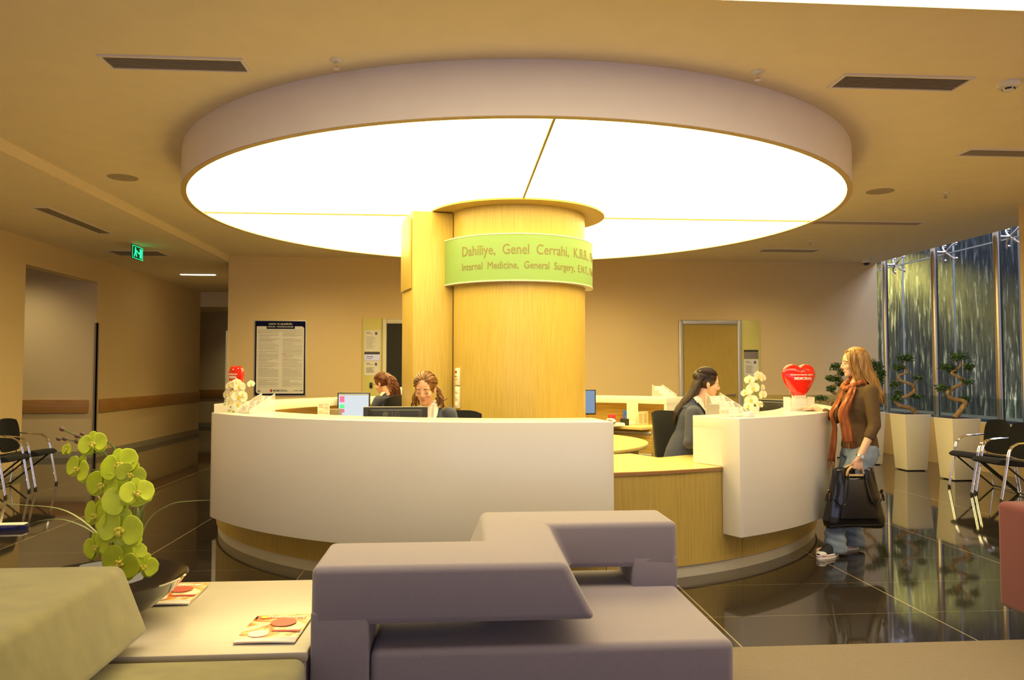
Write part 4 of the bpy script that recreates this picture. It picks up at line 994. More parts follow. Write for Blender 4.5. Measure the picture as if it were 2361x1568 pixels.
# ================================================================ DESK EQUIPMENT
SCREEN = mat('lit_screen', (.03, .03, .03), .3, emit=(.78, .88, .95), es=.42); SCREEN_D = mat('lit_screen_blue', (.02, .02, .03), .3, emit=(.24, .40, .62), es=.36)
def monitor(x, y, rz, label, zt, w_=.45, h_=.30, scr=None, z0=.765, win=None, logo=False):
    """local: screen faces -y"""
    t = thing('computer_monitor', label, 'monitor', (x, y, z0), rz, 'computer monitors on the desk')
    top = zt - z0; cz = top - h_ / 2
    body = part('casing', MB().box(-w_ / 2, w_ / 2, -.012, .022, cz - h_ / 2, cz + h_ / 2), BLACKP, t, bevel=.006)
    part('casing_back', MB().frust([(-w_ / 2 + .03, .02), (w_ / 2 - .03, .02), (w_ / 2 - .08, .05), (-w_ / 2 + .08, .05)], cz - h_ / 2 + .03, [(-w_ / 2 + .03, .02), (w_ / 2 - .03, .02), (w_ / 2 - .08, .05), (-w_ / 2 + .08, .05)], cz + h_ / 2 - .02), BLACKP, t, bevel=.008)
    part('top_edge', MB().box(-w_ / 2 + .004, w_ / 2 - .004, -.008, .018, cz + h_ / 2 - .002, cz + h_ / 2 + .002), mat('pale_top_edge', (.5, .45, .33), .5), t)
    s_ = part('screen', MB().box(-w_ / 2 + .016, w_ / 2 - .016, -.0135, -.011, cz - h_ / 2 + .022, cz + h_ / 2 - .016), scr or BLACKP, t)
    if win:
        part('title_bar', MB().box(-w_ / 2 + .016, w_ / 2 - .016, -.0145, -.013, cz + h_ / 2 - .034, cz + h_ / 2 - .018), mat('grey_bar', (.35, .38, .42), .5), s_)
        for z, m_ in ((.045, 'r'), (-.03, 'g'), (-.085, 'r')): part('window_tile', MB().box(-w_ / 2 + .03, -w_ / 2 + .09, -.0145, -.013, cz + z, cz + z + (.075 if z > 0 else .045)), emis('tile_' + m_, (.55, .08, .22) if m_ == 'r' else (.04, .5, .2), .55) if 'tile_' + m_ not in MATS else MATS['tile_' + m_], s_)
    if win:
        for x_ in (-.10, -.03, .07): part('sticky_note', MB().box(x_ - .022, x_ + .022, -.017, -.014, cz - h_ / 2 - .05, cz - h_ / 2 + .012), mat('yellow_sticky_paper', (.85, .75, .35), .7), body)
    if logo:
        g = text_mb('LG', .05, .001, 'LEFT', bold=.001); g.v = [(-x_ + .03, .0505 + .0005 - z_ * 0 + z_, cz + .088 + y_) for x_, y_, z_ in g.v]
        part('logo_lettering', g, mat('logo_grey', (.07, .066, .06), .5), t); part('logo_disc', MB().ell((.075, .0505, cz + .104), (.022, .001, .022), 16), MATS['logo_grey'], t)
    part('neck', MB().box(-.035, .035, .02, .05, .01, cz), BLACKP, t); part('foot', MB().lathe([(.11, 0), (.11, .008), (.04, .016), (.001, .016)], 24, (0, .02, 0)), BLACKP, t)
    return t
monitor(-.455, 5.98, R(182), 'black monitor seen from behind in front of the near receptionist', 1.205, .485, .32, logo=True)
monitor(-1.28, 9.92, R(-4), 'monitor with a lit pale screen on the far desk left of the column', 1.213, .41, .335, SCREEN, win=True)
monitor(1.68, 10.35, R(6), 'monitor with a blue-grey screen peeking out right of the column', 1.235, .42, .34, SCREEN_D)
monitor(3.06, 7.30, R(115), 'dark tilted monitor between the white orchid and the red heart', 1.205, .42, .30)
solo('computer_tower', MB().box(-.10, .10, -.09, .09, 0, .25), mat('bronze_grey_case', (.22, .17, .10), .4), 'small bronze-grey computer tower left of the lit monitor', 'computer', (-1.52, 9.72, .766), R(-8), bevel=.006)
def paper_stand(x, y, rz, label, m1, m2, h_=.35, w_=.15):
    t = thing('paper_stand', label, 'sign holder', (x, y, .766), rz, 'printed sheets in upright acrylic stands')
    part('sheet', MB().box(-w_ / 2, w_ / 2, -.002, .002, .01, h_), PAPER, t); part('base', MB().box(-w_ / 2, w_ / 2, -.03, .03, 0, .008), ACEDGE, t)
    g = MB(); g2 = MB(); rnd = random.Random(int(h_ * 1000 + x * 10))
    for i in range(16):
        z = .05 + i * (h_ - .08) / 16
        (g if rnd.random() < .6 else g2).box(-w_ / 2 + .012, -.004, -.004, -.002, z, z + .008); (g if rnd.random() < .6 else g2).box(.004, w_ / 2 - .012, -.004, -.002, z, z + .008)
    part('coloured_rows', g, m1, t); part('coloured_rows', g2, m2, t)
paper_stand(-1.58, 9.47, R(-12), 'upright sheet with pink rows on the far desk left of the lit monitor', PINK, mat('pale_pink', (.9, .68, .62), .7), .36)
paper_stand(2.37, 10.28, R(8), 'upright sheet with yellow and green rows on the far desk right of the column', mat('pale_yellow', (.9, .85, .45), .7), mat('pale_green', (.6, .8, .5), .7), .37, .16)
def notice(x, y, rz, label, w_, h_):
    t = thing('paper_notice', label, 'paper', (x, y, .766), rz, 'paper notices leaning in the desk niches')
    part('sheet', MB().box(-w_ / 2, w_ / 2, -.003, .003, 0, h_), mat('cream_paper', (.72, .60, .38), .7), t)
    g = MB()
    for i in range(7): g.box(-w_ / 2 + .02, -.02, -.005, -.003, .03 + i * h_ / 10, .036 + i * h_ / 10).box(.01, w_ / 2 - .03, -.005, -.003, .03 + i * h_ / 10, .036 + i * h_ / 10)
    part('printed_lines', g, mat('brown_ink', (.35, .26, .14), .8), t)
notice(-1.88, 9.62, R(-38), 'cream notice in the dark niche left of the pink sheet', .17, .19)
notice(2.50, 10.22, R(35), 'cream printed notice in the niche behind the black office chair', .20, .18)
t = thing('desk_telephone', 'white desk telephone on the far worktop right of the column', 'telephone', (2.08, 10.0, .766), R(20), None)
part('body', MB().frust([(-.10, -.09), (.10, -.09), (.10, .09), (-.10, .09)], 0, [(-.095, -.08), (.095, -.08), (.09, .09), (-.09, .09)], .045), PAPER, t, bevel=.01)
part('handset', MB().tube([(-.065, -.09, .055), (-.07, -.07, .08), (-.07, 0, .09), (-.07, .07, .08), (-.065, .09, .055)], [.024, .022, .016, .022, .024], 10), PAPER, t)
part('keypad', MB().box(-.01, .07, -.06, .02, .045, .05), INK, t, bevel=.003)
part('handset_cord', MB().tube(spline([(-.07, -.09, .05), (-.13, -.11, .01), (-.16, -.05, .01), (-.12, .0, .01)]), .004, 6), BLACKP, t)
t = thing('pen_holder', 'black wire mesh desk tidy beside the white telephone', 'desk tidy', (2.24, 10.18, .766))
part('mesh_cup', MB().lathe([(.06, 0), (.06, .085), (.057, .085), (.057, .005), (.001, .005)], 18), BLACKP, t)
for a in range(4): part('pen', MB().tube([(.02 * math.cos(a * 1.6), .02 * math.sin(a * 1.6), .01), (.045 * math.cos(a * 1.6), .045 * math.sin(a * 1.6), .13)], .004, 6), (PAPER, BLUEP, REDP, INK)[a], t)
solo('blue_folder', MB().box(-.02, .02, -.06, .06, 0, .19), BLUEP, 'narrow blue folder standing left of the yellow-green sheet', 'folder', (2.29, 10.33, .766), R(10), bevel=.004)
solo('red_card_box', MB().box(-.045, .045, -.03, .03, 0, .13), mat('dark_red_card', (.50, .03, .03), .5), 'small dark red box behind the white telephone', 'box', (2.12, 10.42, .766), R(5), bevel=.004)
t = thing('keyboard', 'slim dark keyboard in front of the blue-grey screen', 'keyboard', (1.84, 10.08, .766), R(8))
part('body', MB().box(-.2, .2, -.065, .065, 0, .018), BLACKP, t, bevel=.004)
part('keys', MB().box(-.185, .185, -.05, .05, .018, .024), mat('dark_keys', (.06, .06, .06), .5), t)
solo('paper_pile', MB().box(-.10, .10, -.07, .07, 0, .035), PAPER, 'low pile of papers right of the cream notice on the far worktop', 'papers', (2.68, 9.86, .766), R(20), bevel=.003)

solo('loose_papers', MB().box(-.11, .11, -.012, .012, 0, .12), PAPER, 'white papers standing on the far white counter just left of the pier', 'papers', (-.80, 11.08, 1.137), R(-6), bevel=.002)
# ================================================================ PEOPLE
def head_skin(g, M, ears=True, s=1.0):
    k = g.mark()
    g.ell((-.010, 0, .028), (.092, .073, .086), 24)
    g.ell((.026, 0, -.022), (.062, .059, .078), 22)
    g.ell((.036, 0, -.062), (.046, .047, .040), 18)
    g.ell((.068, 0, -.094), (.017, .020, .015), 12)
    g.ell((.052, 0, -.085), (.032, .034, .022), 12)
    g.tube([(.080, 0, .014), (.091, 0, -.006), (.104, 0, -.027)], [.007, .0085, .0095], 10); g.ell((.100, 0, -.029), (.0100, .0100, .0085), 12)
    for s_ in (-1, 1):
        g.ell((.090, s_ * .0100, -.033), (.0090, .0065, .0065), 10)
        g.ell((.072, s_ * .029, .021), (.013, .023, .008), 12)
        g.ell((.058, s_ * .037, -.026), (.026, .021, .022), 14)
        g.ell((.0715, s_ * .031, .001), (.0125, .0145, .0105), 12)
        if ears:
            g.ell((-.008, s_ * .074, -.010), (.018, .007, .031), 12, (0, 0, s_ * -.35)); g.ell((-.002, s_ * .073, -.032), (.011, .006, .012), 10)
    g.ell((.076, 0, -.060), (.012, .023, .013), 12)
    g.tube([(-.015, 0, -.05), (-.022, 0, -.10), (-.040, 0, -.185)], [.046, .047, .056], 18)
    if s != 1: g.xf(Matrix.Scale(s, 4), k)
    return g.xf(M, k)
def face_parts(t, M, down=True, smile=0):
    def P(nm, g, m_): part(nm, g.xf(M), m_, t)
    P('lips', MB().ell((.0865, 0, -.0570), (.0042, .0185, .0036), 12).ell((.0858, 0, -.0645), (.0048, .0160, .0044), 12), LIP)
    if smile: P('teeth', MB().ell((.0888, 0, -.0605), (.0028, .014, .0028), 10), PAPER)
    for s_ in (-1, 1):
        P('eyebrow', MB().tube([(.0875, s_ * .014, .0215), (.0865, s_ * .027, .0275), (.078, s_ * .043, .0235), (.071, s_ * .052, .017)], [.0022, .003, .0024, .001], 6), BROW)
        if down:
            P('eyelashes', MB().tube([(.0815, s_ * .019, -.0045), (.0845, s_ * .026, -.0085), (.0835, s_ * .035, -.0095), (.077, s_ * .045, -.006)], [.0012, .0021, .0023, .0016], 6), BROW)
        else:
            P('eye', MB().ell((.0765, s_ * .031, .0005), (.0095, .0125, .0058), 12), EYEW); P('iris', MB().ell((.0850, s_ * .031, .0005), (.0022, .005, .0052), 10), IRIS)
            P('eyelashes', MB().tube([(.0815, s_ * .018, .002), (.0868, s_ * .026, .0065), (.0855, s_ * .037, .0065), (.078, s_ * .046, .001)], .0015, 6), BROW)
def on_cap(th, ph, k=1.0):
    """point on the scalp; th from the top (0) down, ph azimuth (0 = face)"""
    return Vector((-.020 + .096 * k * math.sin(th) * math.cos(ph), .086 * k * math.sin(th) * math.sin(ph), .033 + .094 * k * math.cos(th)))
def cap_mesh(g, k=.985): g.ell((-.020, 0, .033), (.096 * k, .086 * k, .094 * k), 24); return g
def hair_back(rnd, n, gather, k=1.02, part_x=0, front=62, side=45):
    """strands combed over the scalp from the hairline to a gather point"""
    g = cap_mesh(MB()); ctr = Vector((-.020, 0, .033)); G = Vector(gather); S_ = Vector((.096, .086, .094))
    gd = Vector(((G - ctr).x / S_.x, (G - ctr).y / S_.y, (G - ctr).z / S_.z)); gl = gd.length; gd.normalize()
    for i in range(n):
        ph = ((i + rnd.random()) / n) * 2 * PI; c = math.cos(ph)
        if abs(ph - PI) < .35: continue
        th0 = R(front) if c > .5 else R(front + side * min(1, (.5 - c)))
        th0 += rnd.uniform(-.25, .06)
        a = Vector((math.sin(th0) * c, math.sin(th0) * math.sin(ph), math.cos(th0)))
        om = math.acos(max(-1, min(1, a.dot(gd)))); 
        if om > PI - .12: a = (a + Vector((0, .0, .25))).normalized(); om = math.acos(a.dot(gd))
        pts = []; m_ = 12; kk = k + rnd.uniform(-.008, .012)
        for j in range(m_):
            u = j / (m_ - 1); q = (a * math.sin((1 - u) * om) + gd * math.sin(u * om)) / max(math.sin(om), 1e-3)
            r_ = kk * (1 - u ** 4) + max(kk, gl) * u ** 4
            pts.append(ctr + Vector((q.x * S_.x, q.y * S_.y, q.z * S_.z)) * r_)
        r0 = rnd.uniform(.0035, .006); g.tube(pts, [r0 * .3] + [r0] * (m_ - 2) + [r0 * .8], 6, flat=.7)
    return g
def hair_mass(path, radii, flatx=.55, rnd=None):
    """soft continuous mass of hair along a path (head local)"""
    g = MB(); S = spline([Vector(p) for p in path], 5); m_ = len(S)
    for i, p in enumerate(S):
        u = i / (m_ - 1) * (len(radii) - 1); a = int(min(u, len(radii) - 2)); r_ = radii[a] + (radii[a + 1] - radii[a]) * (u - a)
        g.ell(p, (r_ * flatx, r_, r_ * .8), 12)
    return remesh(g, .006, 6)
def lock(g, P, r, rnd, n=5, wav=.008, spread=.012):
    """wavy lock of hair made of several strands"""
    for i in range(n):
        o = Vector((rnd.uniform(-1, 1), rnd.uniform(-1, 1), rnd.uniform(-.4, .4))) * spread; ph = rnd.uniform(0, 6)
        S = spline([Vector(p) + o * (.4 + .6 * j / (len(P) - 1)) for j, p in enumerate(P)], 5); m_ = len(S)
        S = [p + Vector((math.sin(j * .9 + ph), math.cos(j * 1.1 + ph), 0)) * wav * min(1, j / 5) for j, p in enumerate(S)]
        g.tube(S, [r * (1 - .75 * (j / m_) ** 2) for j in range(m_)], 6)
    return g
def hand(g, M, curl=.3, side=1, spread=.12, thumb=.6, s=1.0, curls=None, tl=.75):
    """local: wrist at origin, fingers along +x, palm facing -z, thumb on +y*side"""
    k = g.mark()
    g.ell((.045, 0, 0), (.048, .038, .014), 16); g.ell((.070, 0, -.001), (.020, .040, .012), 14); g.ell((.012, 0, 0), (.028, .028, .018), 14)
    for i, (y, L_) in enumerate(((.030, .068), (.010, .077), (-.010, .071), (-.029, .055))):
        cu = curls[i] if curls else curl
        p = Vector((.080 - abs(i - 1) * .003, y * side, .001)); a = 0; pts = [tuple(p - Vector((.015, 0, 0))), tuple(p)]; yaw = (1.5 - i) * spread * side
        for f_, sg in ((.46, 1.0), (.30, 1.15), (.24, .8)):
            a += cu * sg; d = Vector((math.cos(a) * math.cos(yaw), math.cos(a) * math.sin(yaw), -math.sin(a))); p = p + d * L_ * f_; pts.append(tuple(p))
        g.cap(pts, [.0092, .009, .0082, .0074, .0062][:len(pts)], 10)
    c_ = Vector((.018, .026 * side, -.004)); d1 = Vector((.6, tl * side, -.35 * thumb)).normalized(); d2 = Vector((.85, tl * .3 * side, -.55 * thumb)).normalized()
    g.cap([tuple(c_), tuple(c_ + d1 * .034), tuple(c_ + d1 * .034 + d2 * .030), tuple(c_ + d1 * .034 + d2 * .054)], [.014, .0115, .0095, .0075], 10)
    if s != 1: g.xf(Matrix.Scale(s, 4), k)
    return g.xf(M, k)
def frame(o, x, z):
    """matrix with origin o, local +x along x and +z as near z as possible"""
    x = Vector(x).normalized(); z = Vector(z); y = z.cross(x).normalized(); z = x.cross(y)
    return Matrix(((x.x, y.x, z.x, o[0]), (x.y, y.y, z.y, o[1]), (x.z, y.z, z.z, o[2]), (0, 0, 0, 1)))
def shoe(g, o, yaw, L_=.25):
    k = g.mark()
    g.loft([((.02, 0, .0), L_ * .50, .044), ((.02, 0, .02), L_ * .50, .045), ((.0, 0, .045), L_ * .44, .040), ((-.035, 0, .075), L_ * .28, .034), ((-.06, 0, .10), L_ * .18, .032)], 20)
    return g.xf(Matrix.Translation(o) @ Matrix.Rotation(yaw, 4, 'Z'), k)

def seated_woman(x, y, rz, label, head_p, fwd, hair_fn, hipz=.58, shz=1.12, lean=.06, earrings=False, smile=0, skin=SKIN, gaze_down=True, twist=0, s_head=1.02, arms=None, vest=False):
    """local: faces +x. head_p = head centre, fwd = face direction (local)"""
    t = thing('person', label, 'person', (x, y, 0), rz)
    H = Vector(head_p); M = frame(H, fwd, (0, 0, 1)) @ Matrix.Scale(s_head, 4)
    shx = lean; nb = Vector((shx - .005, H.y * .3, shz + .045))
    A = arms or [((shx + .0, 1 * .165, shz - .015), (.12, .235, shz - .27), (.34, .15, .86), (.42, .10, .845)), ((shx, -.165, shz - .015), (.12, -.235, shz - .27), (.34, -.15, .86), (.42, -.10, .845))]
    body = head_skin(MB(), M)
    body.cap([tuple(M @ Vector((-.03, 0, -.13))), tuple(nb)], [.048, .054])
    body.loft([((0, 0, hipz - .08), .14, .165), ((.0, 0, hipz + .03), .135, .17), ((.01, 0, hipz + .2), .095, .125), ((shx - .01, 0, shz - .18), .105, .145), ((shx - .01, 0, shz - .05), .085, .16), ((shx - .01, 0, shz + .02), .055, .10)], 22)
    for i, a in enumerate(A):
        body.cap([a[0], a[1], a[2]], [.048, .038, .026]); d = Vector(a[3]) - Vector(a[2])
        hand(body, frame(a[2], d, (0, 0, 1)), .35, -1 if a[0][1] > 0 else 1)
        sy = 1 if i == 0 else -1
        body.cap([(.02, sy * .09, hipz - .02), (.43, sy * .10, hipz), (.42, sy * .10, .12)], [.082, .058, .038]); body.cap([(.41, sy * .10, .09), (.54, sy * .11, .07)], [.034, .028])
    part('body', remesh(body, .0052, 5, .5), skin, t)
    face_parts(t, M, gaze_down, smile)
    # skirt / trousers
    tr = MB().loft([((.0, 0, hipz - .10), .16, .185), ((.0, 0, hipz + .05), .15, .185), ((.01, 0, hipz + .16), .12, .15)], 20)
    for sy in (-1, 1): tr.cap([(.02, sy * .09, hipz - .02), (.43, sy * .10, hipz), (.42, sy * .10, .16)], [.095, .072, .055])
    part('trousers', remesh(tr, .012, 4), SUIT, t)
    for sy in (-1, 1): part('shoe', shoe(MB(), (.47, sy * .105, .055), 0, .24), BLACKP, t)
    # jacket
    j = MB().loft([((.0, 0, hipz + .02), .165, .195), ((.01, 0, hipz + .20), .125, .15), ((shx - .01, 0, shz - .20), .135, .172), ((shx - .012, 0, shz - .07), .115, .185), ((shx - .015, 0, shz - .005), .085, .155), ((shx - .018, 0, shz + .03), .062, .085)], 26)
    for a in A:
        e = Vector(a[2]) + (Vector(a[1]) - Vector(a[2])).normalized() * .03
        j.cap([a[0], a[1], tuple(e)], [.066, .054, .040])
    jk = part('jacket', remesh(j, .009, 4, .5), SUIT, t)
    # shirt: collar wings and front
    nx = (H.x - .04 - shx) * .35
    part('shirt', MB().loft([((shx + .055, 0, shz - .20), .064, .05), ((shx + .045, 0, shz - .08), .062, .052), ((shx + .016, 0, shz + .02), .060, .058), ((shx + .004 + nx * .6, H.y * .15, shz + .055), .062, .062), ((shx - .004 + nx, H.y * .2, shz + .085), .058, .060)], 20), VEST if vest else SHIRT, t)
    for sy in (-1, 1):
        k_ = [(shx + .060, sy * .006, shz - .035), (shx + .125, sy * .050, shz - .075), (shx + .088, sy * .078, shz - .015), (shx - .010 + nx * .6, sy * .080, shz + .065), (shx - .040 + nx, sy * .055, shz + .098), (shx + .045 + nx, sy * .050, shz + .070)]
        g = MB(); n_ = len(k_); g.add(k_ + [(a_ - .004, b_, c_ - .005) for a_, b_, c_ in k_], [tuple(range(n_)), tuple(range(2 * n_ - 1, n_ - 1, -1))] + [(i_, (i_ + 1) % n_, n_ + (i_ + 1) % n_, n_ + i_) for i_ in range(n_)])
        part('collar', g, SHIRT, t, ang=20)
        part('lapel', MB().tube([(shx + .02, sy * .10, shz + .04), (shx + .105, sy * .085, shz - .06), (shx + .135, sy * .045, shz - .19)], [.016, .022, .014], 8, flat=.35), SUIT, jk)
    cb = MB().loft([((shx - .030, 0, shz + .0), .080, .125), ((shx - .026 + nx * .4, H.y * .1, shz + .045), .064, .074), ((shx - .026 + nx * .8, H.y * .15, shz + .082), .056, .062)], 22)
    part('jacket_collar', cb, SUIT, jk)
    part('shirt_collar', MB().loft([((shx - .022 + nx * .4, H.y * .1, shz + .04), .060, .070), ((shx - .022 + nx, H.y * .18, shz + .100), .052, .057)], 22), SHIRT, t)
    if earrings:
        for sy in (-1, 1):
            g = MB(); ring = [tuple(M @ Vector((-.002 + .013 * math.cos(q), sy * .079, -.055 + .013 * math.sin(q)))) for q in [2 * PI * i / 16 for i in range(17)]]
            g.tube(ring, .0014, 6, cap=False); part('earring', g, CHROME, t)
    hair_fn(t, M)
    return t

# near receptionist: auburn hair pinned back with curls at the neck
def hair_near(t, M):
    rnd = random.Random(4); g = hair_back(rnd, 150, (-.105, 0, -.01), 1.03); g.ell((-.10, 0, -.01), (.04, .062, .05), 12)
    for sy in (-1, 1):
        for i in range(4): lock(g, [(-.085 + .008 * i, sy * .06, .0), (-.075, sy * (.075 + .006 * i), -.05), (-.06, sy * (.078 + .010 * i), -.10), (-.045, sy * (.072 + .018 * i), -.150 - .008 * i)], .0055, rnd, 6, .006, .013)
    lock(g, [(-.05, .075, -.05), (-.04, .115, -.085), (-.03, .14, -.10), (-.03, .155, -.085)], .003, rnd, 4, .006, .008)
    part('hair', g.xf(M), hair_mat('auburn_hair', (.10, .035, .010), (.34, .15, .045)), t)
seated_woman(-.20, 6.58, R(-97), 'seated receptionist in grey jacket looking down behind the black monitor',
             (.225, -.02, 1.335), (1, -.10, -.33), hair_near, hipz=.60, shz=1.135, lean=.12, earrings=True, skin=SKIN, s_head=1.08)
# receptionist at right: dark long hair, smiling, seen in profile
def hair_right(t, M):
    rnd = random.Random(8); g = hair_back(rnd, 150, (-.105, 0, .055), 1.03); g.ell((-.09, 0, .04), (.04, .06, .05), 12)
    HM_ = hair_mat('dark_brown_hair', (.012, .006, .004), (.050, .022, .013))
    ms = hair_mass([(-.065, 0, .02), (-.082, 0, -.02), (-.100, 0, -.10), (-.145, 0, -.19), (-.195, .0, -.29), (-.215, 0, -.34)], [.055, .070, .076, .070, .05, .02], .6); ms.transform(M)
    part('hair_length', ms, HM_, t)
    for i in range(60):
        y_ = rnd.uniform(-.075, .075)
        xo = -.036 * math.sqrt(max(0, 1 - (y_ / .078) ** 2)) * rnd.choice((1, 1, -.9)); lock(g, [(-.075, y_ * .9, .05), (-.082 + xo * .8, y_ * 1.06, -.02), (-.100 + xo, y_ * 1.06, -.10), (-.145 + xo, y_ * 1.0, -.19), (-.195 + xo * .8, y_ * .8, -.29), (-.215, y_ * .6, -.35 + rnd.uniform(-.03, .03))], .0042, rnd, 2, .0015, .004)
    for sy in (-1, 1):
        for i in range(8): lock(g, [(-.045 - .006 * i, sy * .080, .05), (-.078, sy * .080, .0), (-.10, sy * .074, -.07), (-.13, sy * .066, -.16)], .0045, rnd, 3, .0015, .005)
    part('hair', g.xf(M), HM_, t)
    part('hair_clip', MB().ell(M @ Vector((-.085, -.045, .085)), (.012, .008, .004), 10), GOLD, t)
seated_woman(1.95, 6.66, R(2), 'smiling dark-haired receptionist in grey jacket seated at right, in profile',
             (.255, -.005, 1.372), (1, -.12, -.20), hair_right, hipz=.60, shz=1.165, lean=.11, smile=1, skin=SKIN2, s_head=1.07,
             arms=[((.08, .17, 1.13), (.12, .245, .88), (.38, .16, .80), (.46, .12, .79)), ((.06, -.19, 1.12), (.0, -.26, .88), (.26, -.24, .80), (.37, -.15, .79))])
# far receptionist: red-brown ponytail, turned away to the left
def hair_far(t, M):
    rnd = random.Random(6); g = hair_back(rnd, 150, (-.105, 0, .06), 1.03); g.ell((-.10, 0, .05), (.035, .05, .045), 12)
    HM_ = hair_mat('red_brown_hair', (.07, .016, .007), (.24, .08, .03))
    ms = hair_mass([(-.10, 0, .055), (-.125, 0, .02), (-.125, 0, -.06), (-.115, 0, -.15), (-.10, 0, -.23)], [.035, .058, .080, .080, .035], .6); ms.transform(M)
    part('ponytail', ms, HM_, t)
    for i in range(40):
        a = rnd.uniform(-1, 1)
        xo = .045 * math.sqrt(max(0, 1 - a * a)); lock(g, [(-.10, a * .02, .06), (-.13 - xo * .6, a * .054, .02), (-.13 - xo, a * .084, -.06), (-.12 - xo, a * .092, -.15), (-.105 - xo * .7, a * .085, -.22 - rnd.uniform(0, .07))], .005, rnd, 3, .008, .010)
    part('hair', g.xf(M), HM_, t)
    part('hair_tie', MB().ell(M @ Vector((-.13, 0, .062)), (.012, .022, .02), 10), BLACKP, t)
seated_woman(-.80, 9.30, R(152), 'far receptionist with red-brown ponytail in grey jacket, turned away',
             (.075, .02, 1.335), (1, .05, -.45), hair_far, hipz=.60, shz=1.15, lean=.02, skin=SKIN, s_head=1.0)

# ---------------------------------------------------------------- standing woman
def standing_woman():
    """local frame = world axes around her; she faces -x, her left side is towards -y"""
    X0, Y0 = 3.27, 6.17
    t = thing('person', 'standing young woman with long blond hair, brown top and jeans at the counter', 'person', (X0, Y0, 0))
    HM = frame((.015, .015, 1.545), (-1, .16, -.10), (0, 0, 1))
    b = head_skin(MB(), HM, ears=True)
    b.cap([tuple(HM @ Vector((-.03, 0, -.13))), (.035, .0, 1.36)], [.049, .06])
    b.loft([((.04, 0, .82), .105, .155), ((.045, 0, .93), .10, .145), ((.035, 0, 1.05), .085, .118), ((.015, 0, 1.18), .10, .135), ((.03, 0, 1.30), .088, .15), ((.04, 0, 1.36), .055, .09)], 22)
    LH = ((.055, -.165, 1.315), (.055, -.215, 1.045), (-.088, -.230, .786)); RH = ((.02, .165, 1.315), (-.06, .19, 1.08), (-.205, .28, 1.165))
    b.cap(LH, [.045, .037, .025]); b.cap(RH, [.045, .037, .026])
    # left fist closed round the bag handle, right hand flat on the counter
    hand(b, frame(LH[2], (-.05, .02, -1), (.0, -1, 0)), side=-1, thumb=1.4, spread=.0, curls=(1.45, 1.45, 1.45, 1.45), s=1.0, tl=.25)
    hand(b, frame((-.205, .28, 1.162), (-.93, .36, -.02), (0, 0, 1)), .08, 1, spread=.14, thumb=.2)
    for sy, kx, fx in ((-1, -.15, -.24), (1, -.02, .02)):
        b.cap([(.04, sy * .085, .84), (kx, sy * .10, .47), (fx + .02, sy * .105, .09)], [.088, .055, .036])
        b.cap([(fx + .02, sy * .105, .06), (fx - .13, sy * .11, .04)], [.034, .026])
    part('body', remesh(b, .0052, 5, .5), SKIN2, t)
    face_parts(t, HM, False)
    # knitted top with three-quarter sleeves
    k = MB().loft([((.045, 0, .85), .135, .178), ((.045, 0, .92), .125, .168), ((.035, 0, 1.05), .105, .138), ((.010, 0, 1.17), .125, .152), ((.022, 0, 1.27), .108, .165), ((.035, 0, 1.335), .085, .145), ((.038, 0, 1.365), .060, .085)], 26)
    for a in (LH, RH):
        f_ = .32 if a is LH else .45
        e = Vector(a[1]).lerp(Vector(a[2]), f_); k.cap([a[0], a[1], tuple(e)], [.060, .050, .044])
    part('knit_top', remesh(k, .008, 4, .5), KNIT, t)
    part('neckline', MB().arc(.058, .066, 95, 265, 1.352, 1.366, 20).xf(Matrix.Translation((.045, 0, 0)) @ Matrix.Rotation(PI, 4, 'Z')), PAPER, t)
    # jeans
    j = MB().loft([((.045, 0, .78), .135, .175), ((.05, 0, .87), .125, .165), ((.045, 0, .925), .115, .155)], 24)
    for sy, kx, fx in ((-1, -.15, -.24), (1, -.02, .02)):
        j.cap([(.045, sy * .085, .82), (.0 + kx, sy * .10, .50)], [.108, .082]); j.loft([((kx, sy * .10, .52), .082, .080), (((kx + fx) / 2 + .03, sy * .102, .38), .074, .070), ((fx + .01, sy * .105, .20), .078, .070), ((fx + .01, sy * .105, .10), .086, .074), ((fx + .015, sy * .105, .045), .092, .076), ((fx + .015, sy * .105, .03), .085, .07)], 22)
    jm = remesh(j, .008, 3, .5)
    # cloth folds
    for v in jm.vertices:
        f_ = .004 * math.sin(v.co.z * 95 + v.co.x * 30) * max(0, 1 - abs(v.co.z - .16) / .17) + .0022 * math.sin(v.co.z * 60 + v.co.y * 40); v.co += v.normal * f_
    part('jeans', jm, DENIM, t)
    part('jeans_pocket', MB().tube([(.10, -.165, .875), (.125, -.155, .80), (.155, -.12, .80)], .0025, 5), DENIM, t)
    # canvas sneakers
    for sy, fx, yaw in ((-1, -.24, PI + .55), (1, .02, PI + .05)):
        s_ = part('sneaker', shoe(MB(), (fx - .055, sy * .11 - (.02 if sy < 0 else 0), .018), yaw, .27), mat('dark_canvas', (.018, .02, .03), .8), t)
        M_ = Matrix.Translation((fx - .055, sy * .11 - (.02 if sy < 0 else 0), .0)) @ Matrix.Rotation(yaw, 4, 'Z')
        part('rubber_sole', MB().loft([((.02, 0, .0), .136, .048), ((.02, 0, .028), .138, .049), ((.02, 0, .034), .132, .045)], 28).xf(M_), SHIRT, s_)
        part('sole_stripe', MB().loft([((.02, 0, .020), .1395, .0503), ((.02, 0, .0235), .1395, .0503)], 28).xf(M_), mat('stripe_red', (.4, .05, .05), .6), s_)
        part('toe_cap', MB().ell((.105, 0, .035), (.045, .042, .026), 16).xf(M_), SHIRT, s_)
        g = MB()
        for i in range(4): g.tube([(.058 - .026 * i, -.026, .062 + .014 * i), (.055 - .026 * i, 0, .073 + .015 * i), (.058 - .026 * i, .026, .062 + .014 * i)], .0045, 6)
        part('laces', g.xf(M_), SHIRT, s_)
    # scarf hanging in two tails down her front
    SC_ = scarf_mat(); s1 = MB()
